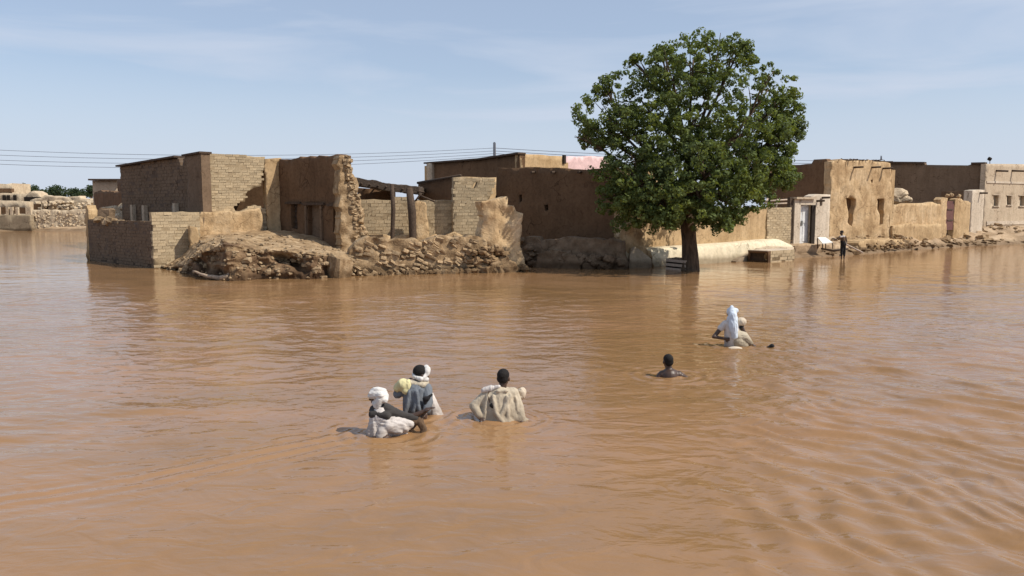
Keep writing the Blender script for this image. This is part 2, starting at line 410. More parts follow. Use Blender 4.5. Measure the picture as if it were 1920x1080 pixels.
def wave_height(x, y):
    wx = x + 0.9*fbm(x*0.35, y*0.35, 11, 3); wy = y + 0.9*fbm(x*0.35+9, y*0.35, 12, 3)
    r = np.hypot(x, y)
    # strong oblique current ripples in the right foreground
    m = sstep(0.0, 1.1, x - 0.235*y + 0.9*fbm(x*0.35, y*0.35, 5, 3)) * (1 - sstep(13, 22, y + 1.5*fbm(x*0.2, y*0.2, 7, 2)))
    a0 = math.radians(48)
    h = 0
    for k, (lam, da, amp) in enumerate(((0.66, 0, 1.0), (0.47, 0.22, 0.6), (0.95, -0.25, 0.9), (0.31, 0.12, 0.28), (0.36, -0.5, 0.25))):
        a = a0 + da; ph = (wx*math.cos(a) + wy*math.sin(a)) * 2*math.pi/lam + 2.2*fbm(x*0.8, y*0.8, 30+k, 2)
        s = np.sin(ph); env = 0.5 + 0.9*fbm(x*0.55 - y*0.4, y*0.3 + x*0.3, 40+k, 3)
        h = h + amp * np.clip(env, 0, 2) * (1 - 2*np.abs(np.sin(ph/2))**0.8*0.6 if k < 3 else s)
    H = 0.045 * m * h
    # gentle broad irregular swell and small crests elsewhere
    H = H + 0.020 * fbm(wx*0.5, wy*0.9, 60, 4) + 0.0045*(1-np.abs(fbm(wx*1.4, wy*3.2, 66, 3)))*sstep(-0.15, 0.4, fbm(x*0.25, y*0.3, 67, 3))*2
    H = H + 0.034*(1-sstep(7, 13, r))*fbm(wx*0.9+3, wy*1.3, 69, 3)*sstep(-.3, .3, fbm(x*.25, y*.3, 68, 2))
    chop = sstep(9, 14, y)*(1 - sstep(25.5, 29, y - 0.06*x + 0.8*fbm(x*.2, y*.2, 15, 2)))
    H = H + chop*(0.014*fbm(wx*1.1, wy*2.4, 62, 3) + 0.010*fbm(wx*2.2, wy*4.0, 63, 2))*(0.45 + 0.8*sstep(-.4, .5, fbm(x*.16, y*.22, 64, 2)))
    # turbulent eddy where the currents meet
    c = G(1450, 740); e = np.exp(-(((x-c.x)/1.3)**2 + ((y-c.y)/2.6)**2))
    H = H + 0.022 * e * (1-2*np.abs(fbm(wx*2.3, wy*2.3, 71, 3)))
    c = G(1830, 610); e = np.exp(-(((x-c.x)/3.0)**2 + ((y-c.y)/1.6)**2))
    H = H + 0.020 * e * fbm(x*1.6, y*3.0, 75, 3)
    c = G(1060, 580); e = np.exp(-(((x-c.x)/4.0)**2 + ((y-c.y)/2.6)**2))
    H = H + 0.022 * e * fbm(x*1.0, y*2.4, 76, 3)
    c = G(590, 690); e = np.exp(-(((x-c.x)/1.6)**2 + ((y-c.y)/2.8)**2))
    H = H + 0.016 * e * fbm(x*2.0, y*3.4, 77, 3)
    c = G(120, 800); e = np.exp(-(((x-c.x)/2.2)**2 + ((y-c.y)/1.6)**2))
    H = H + 0.045 * e * fbm(x*0.8, y*2.2, 78, 3)
    # shear line with parallel creases, left of the first man
    line = [tuple(G(u, v)[:2]) for u, v in ((-200, 985), (0, 945), (250, 905), (430, 868), (600, 832), (690, 815))]
    s = signed_line(x, y, line) + 0.05*fbm(x*1.5, y*1.5, 80, 2)
    t = np.clip((x - line[0][0]) / (line[-1][0]-line[0][0]), 0, 1)
    H = H + 0.0125*np.sin(2*math.pi*s/0.26)*np.exp(-(s/0.42)**2)*(0.4+0.6*np.clip(0.7+fbm(x*1.2, y, 81, 2), 0, 1))*(1-sstep(line[-1][0]-0.3, line[-1][0]+0.2, x))
    # rings and trailing wakes round the wading people
    for i, (u, v) in enumerate(PEOPLE):
        p = G(u, v); d = np.hypot(x-p.x, (y-p.y-0.12)) + .05*fbm(x*3, y*3, 50+i, 2)
        H = H + 0.012*np.sin(d*2*math.pi/0.22 + i)*np.exp(-((d-0.35)/0.42)**2)*(0.5+0.5*fbm(x*3, y*3, 90+i, 2)+0.3)
        dx = x-p.x; w = np.exp(-((np.abs(dx)-0.45*(p.y-y))/0.22)**2)*sstep(0.0, 0.5, p.y-y)*np.exp(-np.clip(p.y-y, 0, 9)/1.1)
        H = H + 0.014*w*np.sin((p.y-y)*2*math.pi/0.3)
    return H * (1 - 0.75*sstep(28, 60, r)) 
def build_water():
    a1 = np.linspace(-0.84, 0.84, 900)
    a2 = np.linspace(0.84, 2*math.pi-0.84, 60)[1:-1]
    ang = np.concatenate([a1, a2]); na = len(ang)
    rs = [0.3, 1.0, 2.0, 3.0]
    while rs[-1] < 45: rs.append(rs[-1] + max(0.022, rs[-1]*0.0045))
    while rs[-1] < 900: rs.append(rs[-1]*1.03)
    rs = np.array(rs); nr = len(rs)
    A, R = np.meshgrid(ang, rs)
    X, Y = R*np.sin(A), R*np.cos(A)
    Z = wave_height(X.ravel(), Y.ravel()).reshape(X.shape)
    co = np.stack([X, Y, Z], -1).reshape(-1, 3).astype(np.float32)
    i, j = np.meshgrid(np.arange(nr-1), np.arange(na), indexing='ij'); j2 = (j+1) % na
    f = np.stack([i*na+j, (i+1)*na+j, (i+1)*na+j2, i*na+j2], -1).reshape(-1, 4)[:, ::-1]
    me = bpy.data.meshes.new('water')
    me.vertices.add(len(co)+1); co = np.concatenate([co, [[0, 0, 0]]]).astype(np.float32)
    me.vertices.foreach_set('co', co.ravel())
    tri = np.stack([np.full(na, nr*na), (np.arange(na)+1) % na, np.arange(na)], -1)
    nl = f.size + tri.size
    me.loops.add(nl); me.loops.foreach_set('vertex_index', np.concatenate([f.ravel(), tri.ravel()]).astype(np.int32))
    me.polygons.add(len(f)+na)
    me.polygons.foreach_set('loop_start', np.concatenate([np.arange(len(f))*4, len(f)*4+np.arange(na)*3]).astype(np.int32))
    me.update(calc_edges=True); me.validate()
    me.polygons.foreach_set('use_smooth', np.ones(len(me.polygons), bool))
    print('water', len(co), 'normal z', me.polygons[5].normal.z)
    return link('water', me, water_mat(), kind='structure')
build_water()

# ------------------------------------------------------------------ ground
SHORE_PX = [(196, 484), (300, 499), (450, 512), (660, 510), (910, 503), (1000, 497), (1165, 494), (1215, 492), (1305, 491), (1400, 484), (1490, 484), (1560, 481), (1600, 478), (1700, 470), (1800, 463), (1920, 458)]
SHORE = [tuple(G(u, v)[:2]) for u, v in SHORE_PX]
LANDPOLY = SHORE + [(80, 66), (400, 90), (1500, 200), (1500, 3000), (-1500, 3000), (-1500, 94), (-400, 94), (-75, 93), (-50, 92), (-36, 80), (-27, 58)]
def ground_h(x, y):
    d = seg_dist(x, y, LANDPOLY + [LANDPOLY[0]])
    ins = np.zeros(x.shape, bool); n = len(LANDPOLY); j = n-1
    for i in range(n):
        xi, yi = LANDPOLY[i]; xj, yj = LANDPOLY[j]
        if yi != yj:
            c = ((yi > y) != (yj > y)) & (x < (xj-xi)*(y-yi)/(yj-yi)+xi); ins ^= c
        j = i
    nz = fbm(x*0.5, y*0.5, 3, 4)
    d2 = d + 0.7*fbm(x*0.45, y*0.45, 21, 3)*sstep(8, 14, x)
    up = 0.02 + np.clip(0.24*d2, -0.1, 1.0) + 0.10*nz*sstep(0.2, 2, d) + 0.55*(np.abs(fbm(x*0.8, y*0.8, 9, 4)))*sstep(0.3, 1.2, d)*sstep(10, 16, x)
    return np.where(ins, up, -0.25 - np.clip(0.5*d, 0, 0.9))
def build_ground():
    ang = np.concatenate([np.linspace(-0.8, 0.8, 520), np.linspace(0.8, 2*math.pi-0.8, 40)[1:-1]]); na = len(ang)
    rs = [1.0, 8, 16, 24, 28]
    while rs[-1] < 75: rs.append(rs[-1]+0.22)
    while rs[-1] < 4500: rs.append(rs[-1]*1.06)
    rs = np.array(rs); nr = len(rs)
    A, R = np.meshgrid(ang, rs); X, Y = (R*np.sin(A)).ravel(), (R*np.cos(A)).ravel()
    Z = ground_h(X, Y)
    v = np.stack([X, Y, Z], -1)
    i, j = np.meshgrid(np.arange(nr-1), np.arange(na), indexing='ij'); j2 = (j+1) % na
    f = np.stack([i*na+j, i*na+j2, (i+1)*na+j2, (i+1)*na+j], -1).reshape(-1, 4)
    me = mesh('ground', v.tolist(), f.tolist(), True)
    return link('ground', me, M['bank'], kind='structure')
build_ground()

# ------------------------------------------------------------------ wall builders
class Plane:
    """A vertical wall plane from ground point A to ground point B, each given as (picture column, distance)."""
    def __init__(s, A, B):
        s.O = pt(A[0], 400, A[1]); s.O.z = 0
        b = pt(B[0], 400, B[1]); b.z = 0
        s.L = (b - s.O).length; s.e = (b - s.O).normalized(); s.n = Vector((s.e.y, -s.e.x, 0))
    def sz(s, u, v):
        p = onplane(u, v, s.O, s.n); return ((p - s.O).dot(s.e), p.z)
    def w(s, a, z, d=0.0):
        return s.O + s.e*a + s.n*d + Vector((0, 0, z))
    def mid(s): return s.w(s.L/2, 0)
def outline(pl, top, base_z):
    P = [pl.sz(u, v) for u, v in top]
    return [(P[0][0], base_z)] + P + [(P[-1][0], base_z)]
def subdiv(poly, res):
    out = []
    for i in range(len(poly)):
        a, b = poly[i], poly[(i+1) % len(poly)]
        n = max(1, int(math.hypot(b[0]-a[0], b[1]-a[1]) / res))
        for k in range(n): out.append((a[0]+(b[0]-a[0])*k/n, a[1]+(b[1]-a[1])*k/n))
    return out
def slab_mesh(pl, poly, holes=(), th=0.4, res=0.25, jag=0.04, amp=0.03, off=0.0, seed=0, freq=1.3, lean=0.0):
    r = random.Random(seed*31+5)
    loops = []
    for k, P in enumerate([poly] + list(holes)):
        Q = subdiv(P, res); zb = min(p[1] for p in poly) + 0.05; R = []
        for (a, z) in Q:
            if jag and z > zb:
                n1 = mn.noise(Vector((a*2.1+seed, z*2.1, seed*3.7))); n2 = mn.noise(Vector((a*2.1, z*2.1+9, seed*1.7)))
                n3 = mn.noise(Vector((a*7+seed, z*7, 2.2)))
                a, z = a + jag*(n1*1.4+n3*0.8) , z + jag*(n2*1.4+n3*0.9)
            R.append((a, z))
        loops.append(R)
    V = []; E = []
    for R in loops:
        b = len(V); V += [Vector(p) for p in R]; E += [(b+i, b+(i+1) % len(R)) for i in range(len(R))]
    lo = [min(p[i] for p in loops[0]) for i in (0, 1)]; hi = [max(p[i] for p in loops[0]) for i in (0, 1)]
    def inside(p): return poly_in(p, loops[0]) and not any(poly_in(p, h) for h in loops[1:])
    z = lo[1] + res*0.6; row = 0
    while z < hi[1]:
        a = lo[0] + res*(0.3 + 0.5*(row % 2))
        while a < hi[0]:
            p = (a + r.uniform(-.25, .25)*res, z + r.uniform(-.25, .25)*res)
            if inside(p): V.append(Vector(p))
            a += res
        z += res; row += 1
    vs, _, fs, _, _, _ = delaunay_2d_cdt(V, E, [], 0, 1e-5)
    T = []
    for f in fs:
        c = sum((vs[i] for i in f), Vector((0, 0))) / len(f)
        if inside((c.x, c.y)):
            a, b, c2 = vs[f[0]], vs[f[1]], vs[f[2]]
            T.append(tuple(f) if (b-a).cross(c2-a) > 0 else tuple(reversed(f)))
    n = len(vs); W = []
    zt = max(hi[1], 0.1)
    for side in (0, 1):
        for p in vs:
            q = pl.w(p.x, p.y, 0)
            d = amp*(mn.fractal(q*freq + Vector((seed, 0, side*7)), 1.0, 2.0, 4) )
            base = off if side == 0 else off - th
            W.append(pl.w(p.x, p.y, base + d*(1 if side == 0 else 0.6) + lean*p.y/zt))
    F = list(T) + [tuple(n + i for i in reversed(t)) for t in T]
    nsm = len(F)
    cnt = {}
    for t in T:
        for i in range(3):
            e = (t[i], t[(i+1) % 3]); cnt[e] = 1
    for (a, b) in cnt:
        if (b, a) not in cnt: F.append((b, a, n+a, n+b))
    me = bpy.data.meshes.new('wall'); me.from_pydata([tuple(p) for p in W], [], F); me.update()
    me.polygons.foreach_set('use_smooth', [i < nsm for i in range(len(me.polygons))])
    return me
_seed = [0]
def slab(name, pl, top, base_z, mat, parent, holes=(), full=None, **k):
    _seed[0] += 1
    poly = full if full else outline(pl, top, base_z)
    me = slab_mesh(pl, poly, [[pl.sz(u, v) for u, v in h] for h in holes], seed=_seed[0], **k)
    me.name = name
    return link(name, me, mat, parent)

def jit_brick(seed):
    r = random.Random(seed); vs = []
    for z in (-.5, .5):
        for y in (-.5, .5):
            for x in (-.5, .5): vs.append((x + r.uniform(-.03, .03), y + r.uniform(-.02, .02), z + r.uniform(-.06, .06)))
    me = mesh('brick', vs, [(0,2,3,1),(4,5,7,6),(0,1,5,4),(1,3,7,5),(3,2,6,7),(2,0,4,6)])
    return me
_bc = {}
def brick_variants(mat):
    if mat.name not in _bc:
        L = [jit_brick(i) for i in range(8)]
        for m in L: m.materials.append(mat)
        _bc[mat.name] = L
    return _bc[mat.name]
def bricks(pl, poly, holes, th, bw, bh, mat, parent, single=True, limit=290, proud=0.03, seed=1, wobble=0.012):
    """Courses of bricks over the outline: each a part of its own, past the limit joined as one."""
    r = random.Random(seed); var = brick_variants(mat)
    lo = [min(p[i] for p in poly) for i in (0, 1)]; hi = [max(p[i] for p in poly) for i in (0, 1)]
    H = [[pl.sz(u, v) for u, v in h] for h in holes]
    rot = math.atan2(pl.e.y, pl.e.x); spots = []
    z = max(lo[1], -0.1) + bh/2; row = 0
    while z < hi[1]:
        a = lo[0] + bw*0.5*(row % 2) + r.uniform(-.05, .05)
        while a < hi[0] + bw/2:
            if poly_in((a, z), poly) and not any(poly_in((a, z), h) for h in H) and r.random() > .012: spots.append((a, z + .015*mn.noise(Vector((a*.9, z*.7, seed)))))
            a += bw
        z += bh; row += 1
    spots.sort(key=lambda s: -s[1])
    if not single: limit = 0
    rest = MB()
    for i, (a, z) in enumerate(spots):
        L_ = max(a - bw/2, lo[0] - .02); R_ = min(a + bw/2, hi[0] + .02); a = (L_+R_)/2
        sz = Vector(((R_-L_)*r.uniform(.90, .97), th + proud*2, bh*r.uniform(.82, .93)))
        w = pl.w(a, z, -th/2 + r.uniform(-wobble*1.3, wobble*.4)); rz = rot + r.uniform(-.012, .012); ry = r.uniform(-.015, .015)
        if i < limit:
            o = bpy.data.objects.new('brick', r.choice(var)); COL.objects.link(o)
            o.parent = parent; o.location = w - wpos(parent); o.rotation_euler = (0, ry, rz); o.scale = sz
        else:
            m = r.choice(var); Mx = Matrix.Translation(w) @ Matrix.Rotation(rz, 4, 'Z') @ Matrix.Rotation(ry, 4, 'Y') @ Matrix.Diagonal((sz.x, sz.y, sz.z, 1))
            rest.add([Mx @ v.co for v in m.vertices], [tuple(p.vertices) for p in m.polygons])
    if rest.v: rest.build('brickwork', mat, parent, kind='stuff')
def brick_wall(parent, pl, top, base_z, holes=(), th=0.3, bw=0.32, bh=0.135, mat='brick', mortar='mortar', single=True, seed=1, core='mortar_core', limit=290, jag=0.05):
    poly = outline(pl, top, base_z)
    _seed[0] += 1
    me = slab_mesh(pl, poly, [[pl.sz(u, v) for u, v in h] for h in holes], th=th-0.02, res=0.3, jag=jag, amp=0.006, off=-0.01, seed=_seed[0])
    link(core, me, M[mortar], parent)
    bricks(pl, poly, holes, th, bw, bh, M[mat], parent, single, limit=limit, seed=seed, proud=0.004)

def jit_stone(seed, sub=1):
    r = random.Random(seed); bm = bmesh.new(); bmesh.ops.create_icosphere(bm, subdivisions=sub, radius=0.5)
    o = Vector((r.random()*50, r.random()*50, 0))
    for v in bm.verts: v.co *= 1 + 0.42*mn.noise(v.co*2.3 + o)
    me = bpy.data.meshes.new('stone'); bm.to_mesh(me); bm.free(); return me
STONES = [jit_stone(i) for i in range(7)] + [jit_stone(20+i, 2) for i in range(5)]
def jit_chunk(seed):
    r = random.Random(seed); bm = bmesh.new(); bmesh.ops.create_cube(bm, size=1.0)
    bmesh.ops.bevel(bm, geom=list(bm.edges), offset=.14, segments=1, affect='EDGES')
    for v in bm.verts: v.co += Vector((r.uniform(-.09, .09), r.uniform(-.09, .09), r.uniform(-.09, .09)))
    me = bpy.data.meshes.new('stone'); bm.to_mesh(me); bm.free(); return me
SLABS = [jit_chunk(i) for i in range(8)]
DARK_LUMPS = [jit_stone(40+i, 2) for i in range(4)] + [jit_chunk(50+i) for i in range(4)]
for m_ in DARK_LUMPS: m_.materials.append(M['mud_ruin_shade'])
STONES = STONES[:6] + SLABS[:4]
for m_ in set(STONES + SLABS): m_.materials.append(M['stone'])
def heap(name, spots, mat, parent=None, seed=3):
    """Lumps of rubble joined as one: spots = [(point, (sx, sy, sz))]."""
    r = random.Random(seed); b = MB()
    for p, s in spots:
        m = r.choice(STONES)
        Mx = Matrix.Translation(p) @ Matrix.Rotation(r.uniform(0, 6.28), 4, 'Z') @ Matrix.Rotation(r.uniform(-.5, .5), 4, 'X') @ Matrix.Diagonal((s[0], s[1], s[2], 1))
        b.add([Mx @ v.co for v in m.vertices], [tuple(p_.vertices) for p_ in m.polygons])
    return b.build(name, mat, parent, kind='stuff')
def put_stone(parent, p, s, r, name='stone', tilt=0.4):
    o = bpy.data.objects.new(name, r.choice(SLABS)); COL.objects.link(o); o.parent = parent
    o.location = p - wpos(parent); o.scale = s
    o.rotation_euler = (r.uniform(-tilt, tilt), r.uniform(-tilt, tilt), r.uniform(0, 6.28))
    return o
def roof_quad(parent, plL, plR, z, mat, drop=0.25, name='roof'):
    """Flat mud roof between two walls that share a corner (plL.B == plR.A)."""
    C = plR.w(0, 0, 0); Lp = plL.w(0, 0, 0); Rp = plR.w(plR.L, 0, 0); D = Lp + Rp - C
    b = MB(); zz = Vector((0, 0, z-drop)); t = Vector((0, 0, -0.2)); k = 0.03
    c = (C+D)/2
    q = [c + (p-c)*(1-k) for p in (C, Rp, D, Lp)]
    b.add([p+zz for p in q] + [p+zz+t for p in q], [(0,1,2,3),(7,6,5,4),(0,4,5,1),(1,5,6,2),(2,6,7,3),(3,7,4,0)])
    return b.build(name, mat, parent)
def back_walls(parent, plL, plR, z, mat, base=-0.2, th=0.35):
    C = plR.w(0, 0, 0); Lp = plL.w(0, 0, 0); Rp = plR.w(plR.L, 0, 0); D = Lp + Rp - C
    for a, b_ in ((Rp, D), (D, Lp)):
        m = MB(); d = (b_-a); L = d.length; Mx = Matrix.Rotation(math.atan2(d.y, d.x), 3, 'Z')
        m.box((a+b_)/2 + Vector((0, 0, (z+base)/2)), (L-0.02, th, z-base-0.06), Mx)
        m.build('rear_wall', mat, parent)
def bar(name, a, b, r, mat, parent=None, n=7, r2=None):
    m = MB(); m.tube([a, b], [r, r if r2 is None else r2], n); return m.build(name, mat, parent, smooth=True)

# ================================================================== LEFT COMPOUND
# low enclosure wall at the water: shaded side and lit side
pK = Plane((165, 41.6), (285, 36.3)); pK2 = Plane((285, 36.3), (376, 37.7))
encl = thing('enclosure_wall', 'low brick yard wall standing in the flood at the waterside corner', 'wall', pK2.w(0, 0))
brick_wall(encl, pK, [(164, 412), (190, 413), (215, 415), (250, 417), (284, 418)], -0.9, th=0.3, mat='brick_shade', mortar='mortar_shade', bw=0.4, bh=0.15, seed=11, limit=0, single=False, jag=0.02)
brick_wall(encl, Plane((285.3, 36.3), (376, 37.7)), [(284.5, 399), (300, 399), (330, 398), (355, 397), (374, 398)], -0.9, th=0.3, bw=0.36, bh=0.14, seed=12)
slab('wall_stub', Plane((352, 36.6), (372, 36.8)), [(355, 428), (356, 424), (368, 425), (373, 440)], -0.5, M['mud'], encl, th=0.7, res=0.15, jag=0.08, amp=0.05)
# jagged brick end post at the far end
slab('end_post', Plane((160, 42.2), (167, 42)), [(159, 388), (161, 384), (164, 392), (166, 410)], -0.9, M['mud'], encl, th=0.5, res=0.12, jag=0.09, amp=0.05)
r_ = random.Random(5)
for k in range(16):
    a = r_.uniform(0.7, 4.2); s = r_.uniform(.16, .42)
    put_stone(encl, pK.w(a, 2.0 + r_.uniform(0, .16), -0.15 + r_.uniform(-.1, .1)), (s*1.3, s, s*.8), r_, 'loose_stone')
put_stone(encl, pK.w(1.2, 2.4, -0.5), (.7, .5, .6), r_, 'loose_stone', 0.1).data = DARK_LUMPS[5]
# pale debris heap behind
dr = thing('debris_heap', 'pale heap of broken masonry behind the low yard wall', 'rubble', pt(214, 415, 46))
slab('heap_core', Plane((192, 47), (234, 46)), [(192, 405), (198, 392), (206, 396), (214, 388), (226, 386), (234, 388)], -0.2, M['far'], dr, th=2, res=0.3, jag=0.2, amp=0.22)
heap('loose_rubble', [(pt(r_.uniform(194, 234), r_.uniform(392, 414), r_.uniform(44.6, 46)), (r_.uniform(.2, .6),)*3) for _ in range(50)], M['far'], dr)

# tall shaded house with flat roof
pA = Plane((225, 44.9), (380, 38.5)); pBk = Plane((380, 38.5), (527, 40.6))
hA = thing('ruined_house', 'tall mud-brick house with broken open front and shaded flank near the water', 'house', pA.mid())
brick_wall(hA, pA, [(225, 313), (250, 309), (280, 304), (310, 299.5), (334, 296), (338, 309), (341, 314), (344, 300), (347, 294), (352, 292.5)], -0.2, th=0.35, mat='brick_shade', mortar='mortar_shade', bw=0.4, bh=0.17, seed=61, single=False, jag=0.01)
slab('flank_wall', pA, [(352.3, 292.5), (365, 290), (380, 288)], -0.2, M['mud_grey_shade'], hA, th=0.45, res=0.3, jag=0.02, amp=0.02, off=0.09)
# roof edge: dark thin coping over the flank, in two runs
for (u0, v0, u1, v1) in ((223, 312.5, 333, 294.8), (347, 293.0, 381, 287.0)):
    b = MB(); a0, z0 = pA.sz(u0, v0); a1, z1 = pA.sz(u1, v1)
    p0, p1 = pA.w(a0, z0, -0.12), pA.w(a1, z1, -0.12); d = p1-p0
    Mx = d.to_track_quat('X', 'Z').to_matrix(); b.box((p0+p1)/2 + Vector((0, 0, .03)), (d.length, 0.62, 0.09), Mx)
    b.build('coping', M['wood'], hA)
_zt = pA.sz(380, 288)[1]
roof_quad(hA, pA, pBk, _zt, M['mud_shade'], 0.9)
# lighter pilasters on the flank
for (u, v0, v1, w) in ((253, 384, 416, 7), (275, 385, 417, 8), (333, 381, 397, 7)):
    a, zt = pA.sz(u, v0); b = MB(); wd = w/1500*42*1.2
    Mx = Matrix.Rotation(math.atan2(pA.e.y, pA.e.x), 3, 'Z')
    b.box(pA.w(a, (zt+0.2)/2, 0.11), (wd, 0.20, zt-0.2), Mx); b.build('pilaster', M['beige'], hA)
    b = MB(); b.box(pA.w(a-0.36, zt-.75, 0.03), (0.30, 0.07, 1.3), Mx); b.build('window_shutter', M['shutter'], hA)
# front wall: tall lit brick wall with its broken hole
front_top = [(380, 288), (420, 289.5), (455, 292), (480, 293.5), (496, 295)]
hole = [(497, 296), (497, 312), (491, 330), (489, 348), (476, 353), (461, 362), (459, 378), (445, 378), (438, 388), (440, 397), (450, 398), (462, 391), (478, 384), (490, 388), (501, 389), (503, 372), (500, 350), (505, 330), (500, 318), (504, 300), (503, 294)]
brick_wall(hA, pBk, front_top, 1.1, holes=[hole, [(300, 398), (376, 397.9), (376, 391), (383, 391), (383, 376), (300, 376)]], th=0.34, bw=0.34, bh=0.125, seed=14)
slab('plaster_stub', Plane((490, 40.0), (527, 40.55)), [(497, 296), (506, 297), (516, 296), (526, 297)], 0.6, M['mud'], hA, th=0.5, res=0.16, jag=0.05, amp=0.05,
     holes=[])
# lower, eroded plaster part of the front wall
slab('eroded_plaster', Plane((360, 38.0), (486, 39.6)), [(357, 427), (368, 424), (372, 414), (376, 398), (384, 397), (400, 398), (430, 396), (446, 399), (470, 392), (486, 391), (492, 402)], 0.1, M['mud_worn'], hA, th=0.5, res=0.18, jag=0.07, amp=0.10, off=0.02)
# long inner wall in shade with doorway and windows
pD = Plane((522, 40.6), (657, 37.0))
hD_win = [[(546, 382), (558, 382), (558, 430), (546, 429)], [(625, 386), (633, 386), (632, 435), (624, 434)]]
hD_door = [(578, 384), (602, 384), (602, 462), (578, 459)]
top_in = [(523, 297), (531, 299), (545, 298), (560, 297), (563, 294), (570, 296), (582, 293), (590, 296), (598, 292), (612, 293), (622, 293), (632, 291), (642, 291)]
inn = slab('inner_wall', pD, top_in, 0.4, M['mud_shade'], hA, holes=hD_win+[hD_door], th=0.5, res=0.28, jag=0.05, amp=0.05)
for i, h in enumerate(hD_win + [hD_door]):
    P = [pD.sz(u, v) for u, v in h]; a0, a1 = min(p[0] for p in P)-.06, max(p[0] for p in P)+.06; z0, z1 = min(p[1] for p in P)-.06, max(p[1] for p in P)+.06
    Mx = Matrix.Rotation(math.atan2(pD.e.y, pD.e.x), 3, 'Z')
    b = MB(); b.box(pD.w((a0+a1)/2, (z0+z1)/2, -0.27), (a1-a0, 0.08, z1-z0), Mx)
    fr = b.build('door_panel' if i == 2 else 'window_shutter', M['wood'] if i < 2 else M['mud_grey_shade'], hA)
    b = MB()
    b.box(pD.w((a0+a1)/2, z1-.02, 0.05), (a1-a0+.5, 0.14, .12), Mx); b.build('lintel', M['wood'], hA)
    if i == 2:
        for s in (-1, 1):
            b = MB(); b.box(pD.w((a0+a1)/2 + s*(a1-a0)/2, (z0+z1)/2-.05, 0.05), (.12, 0.1, z1-z0-.1), Mx); b.build('door_jamb', M['mud_grey_shade'], hA)
    if i == 0:
        for k in range(5):
            b = MB(); b.box(pD.w((a0+a1)/2, z0+.15+k*.26, -0.17), (a1-a0-.06, 0.05, .05), Mx); b.build('window_bar', M['wood'], fr)
# broken end of that wall, stone core showing
pE = Plane((640, 37.1), (694, 37.9))
slab('broken_end', pE, [(634, 293), (641, 289.5), (650, 289.5), (654, 294), (655, 308), (659, 322), (664, 332), (672, 350), (676, 372), (682, 398), (684, 430), (690, 446), (695, 470)], -0.4, M['rubble'], hA, th=0.62, res=0.12, jag=0.10, amp=0.12, freq=2.6)
for k in range(190):
    v = r_.uniform(292, 500); uc = 640 + (v-292)*0.14; hw = 7 + (v-292)*0.085
    u = r_.uniform(uc, uc+hw) + 6; s = r_.uniform(.12, .26)
    o_ = put_stone(hA, pE.w(pE.sz(u, v)[0], pE.sz(u, v)[1], 0.0), (s*1.3, s, s*.6), r_); o_.data = r_.choice(SLABS)
# partition inside the roofed part, seen through the broken front
slab('partition_wall', Plane((420, 42.2), (540, 42.6)), [(415, 300), (540, 302)], 0.3, M['mud_shade'], hA, th=0.3, res=0.5, jag=0, amp=0.03)

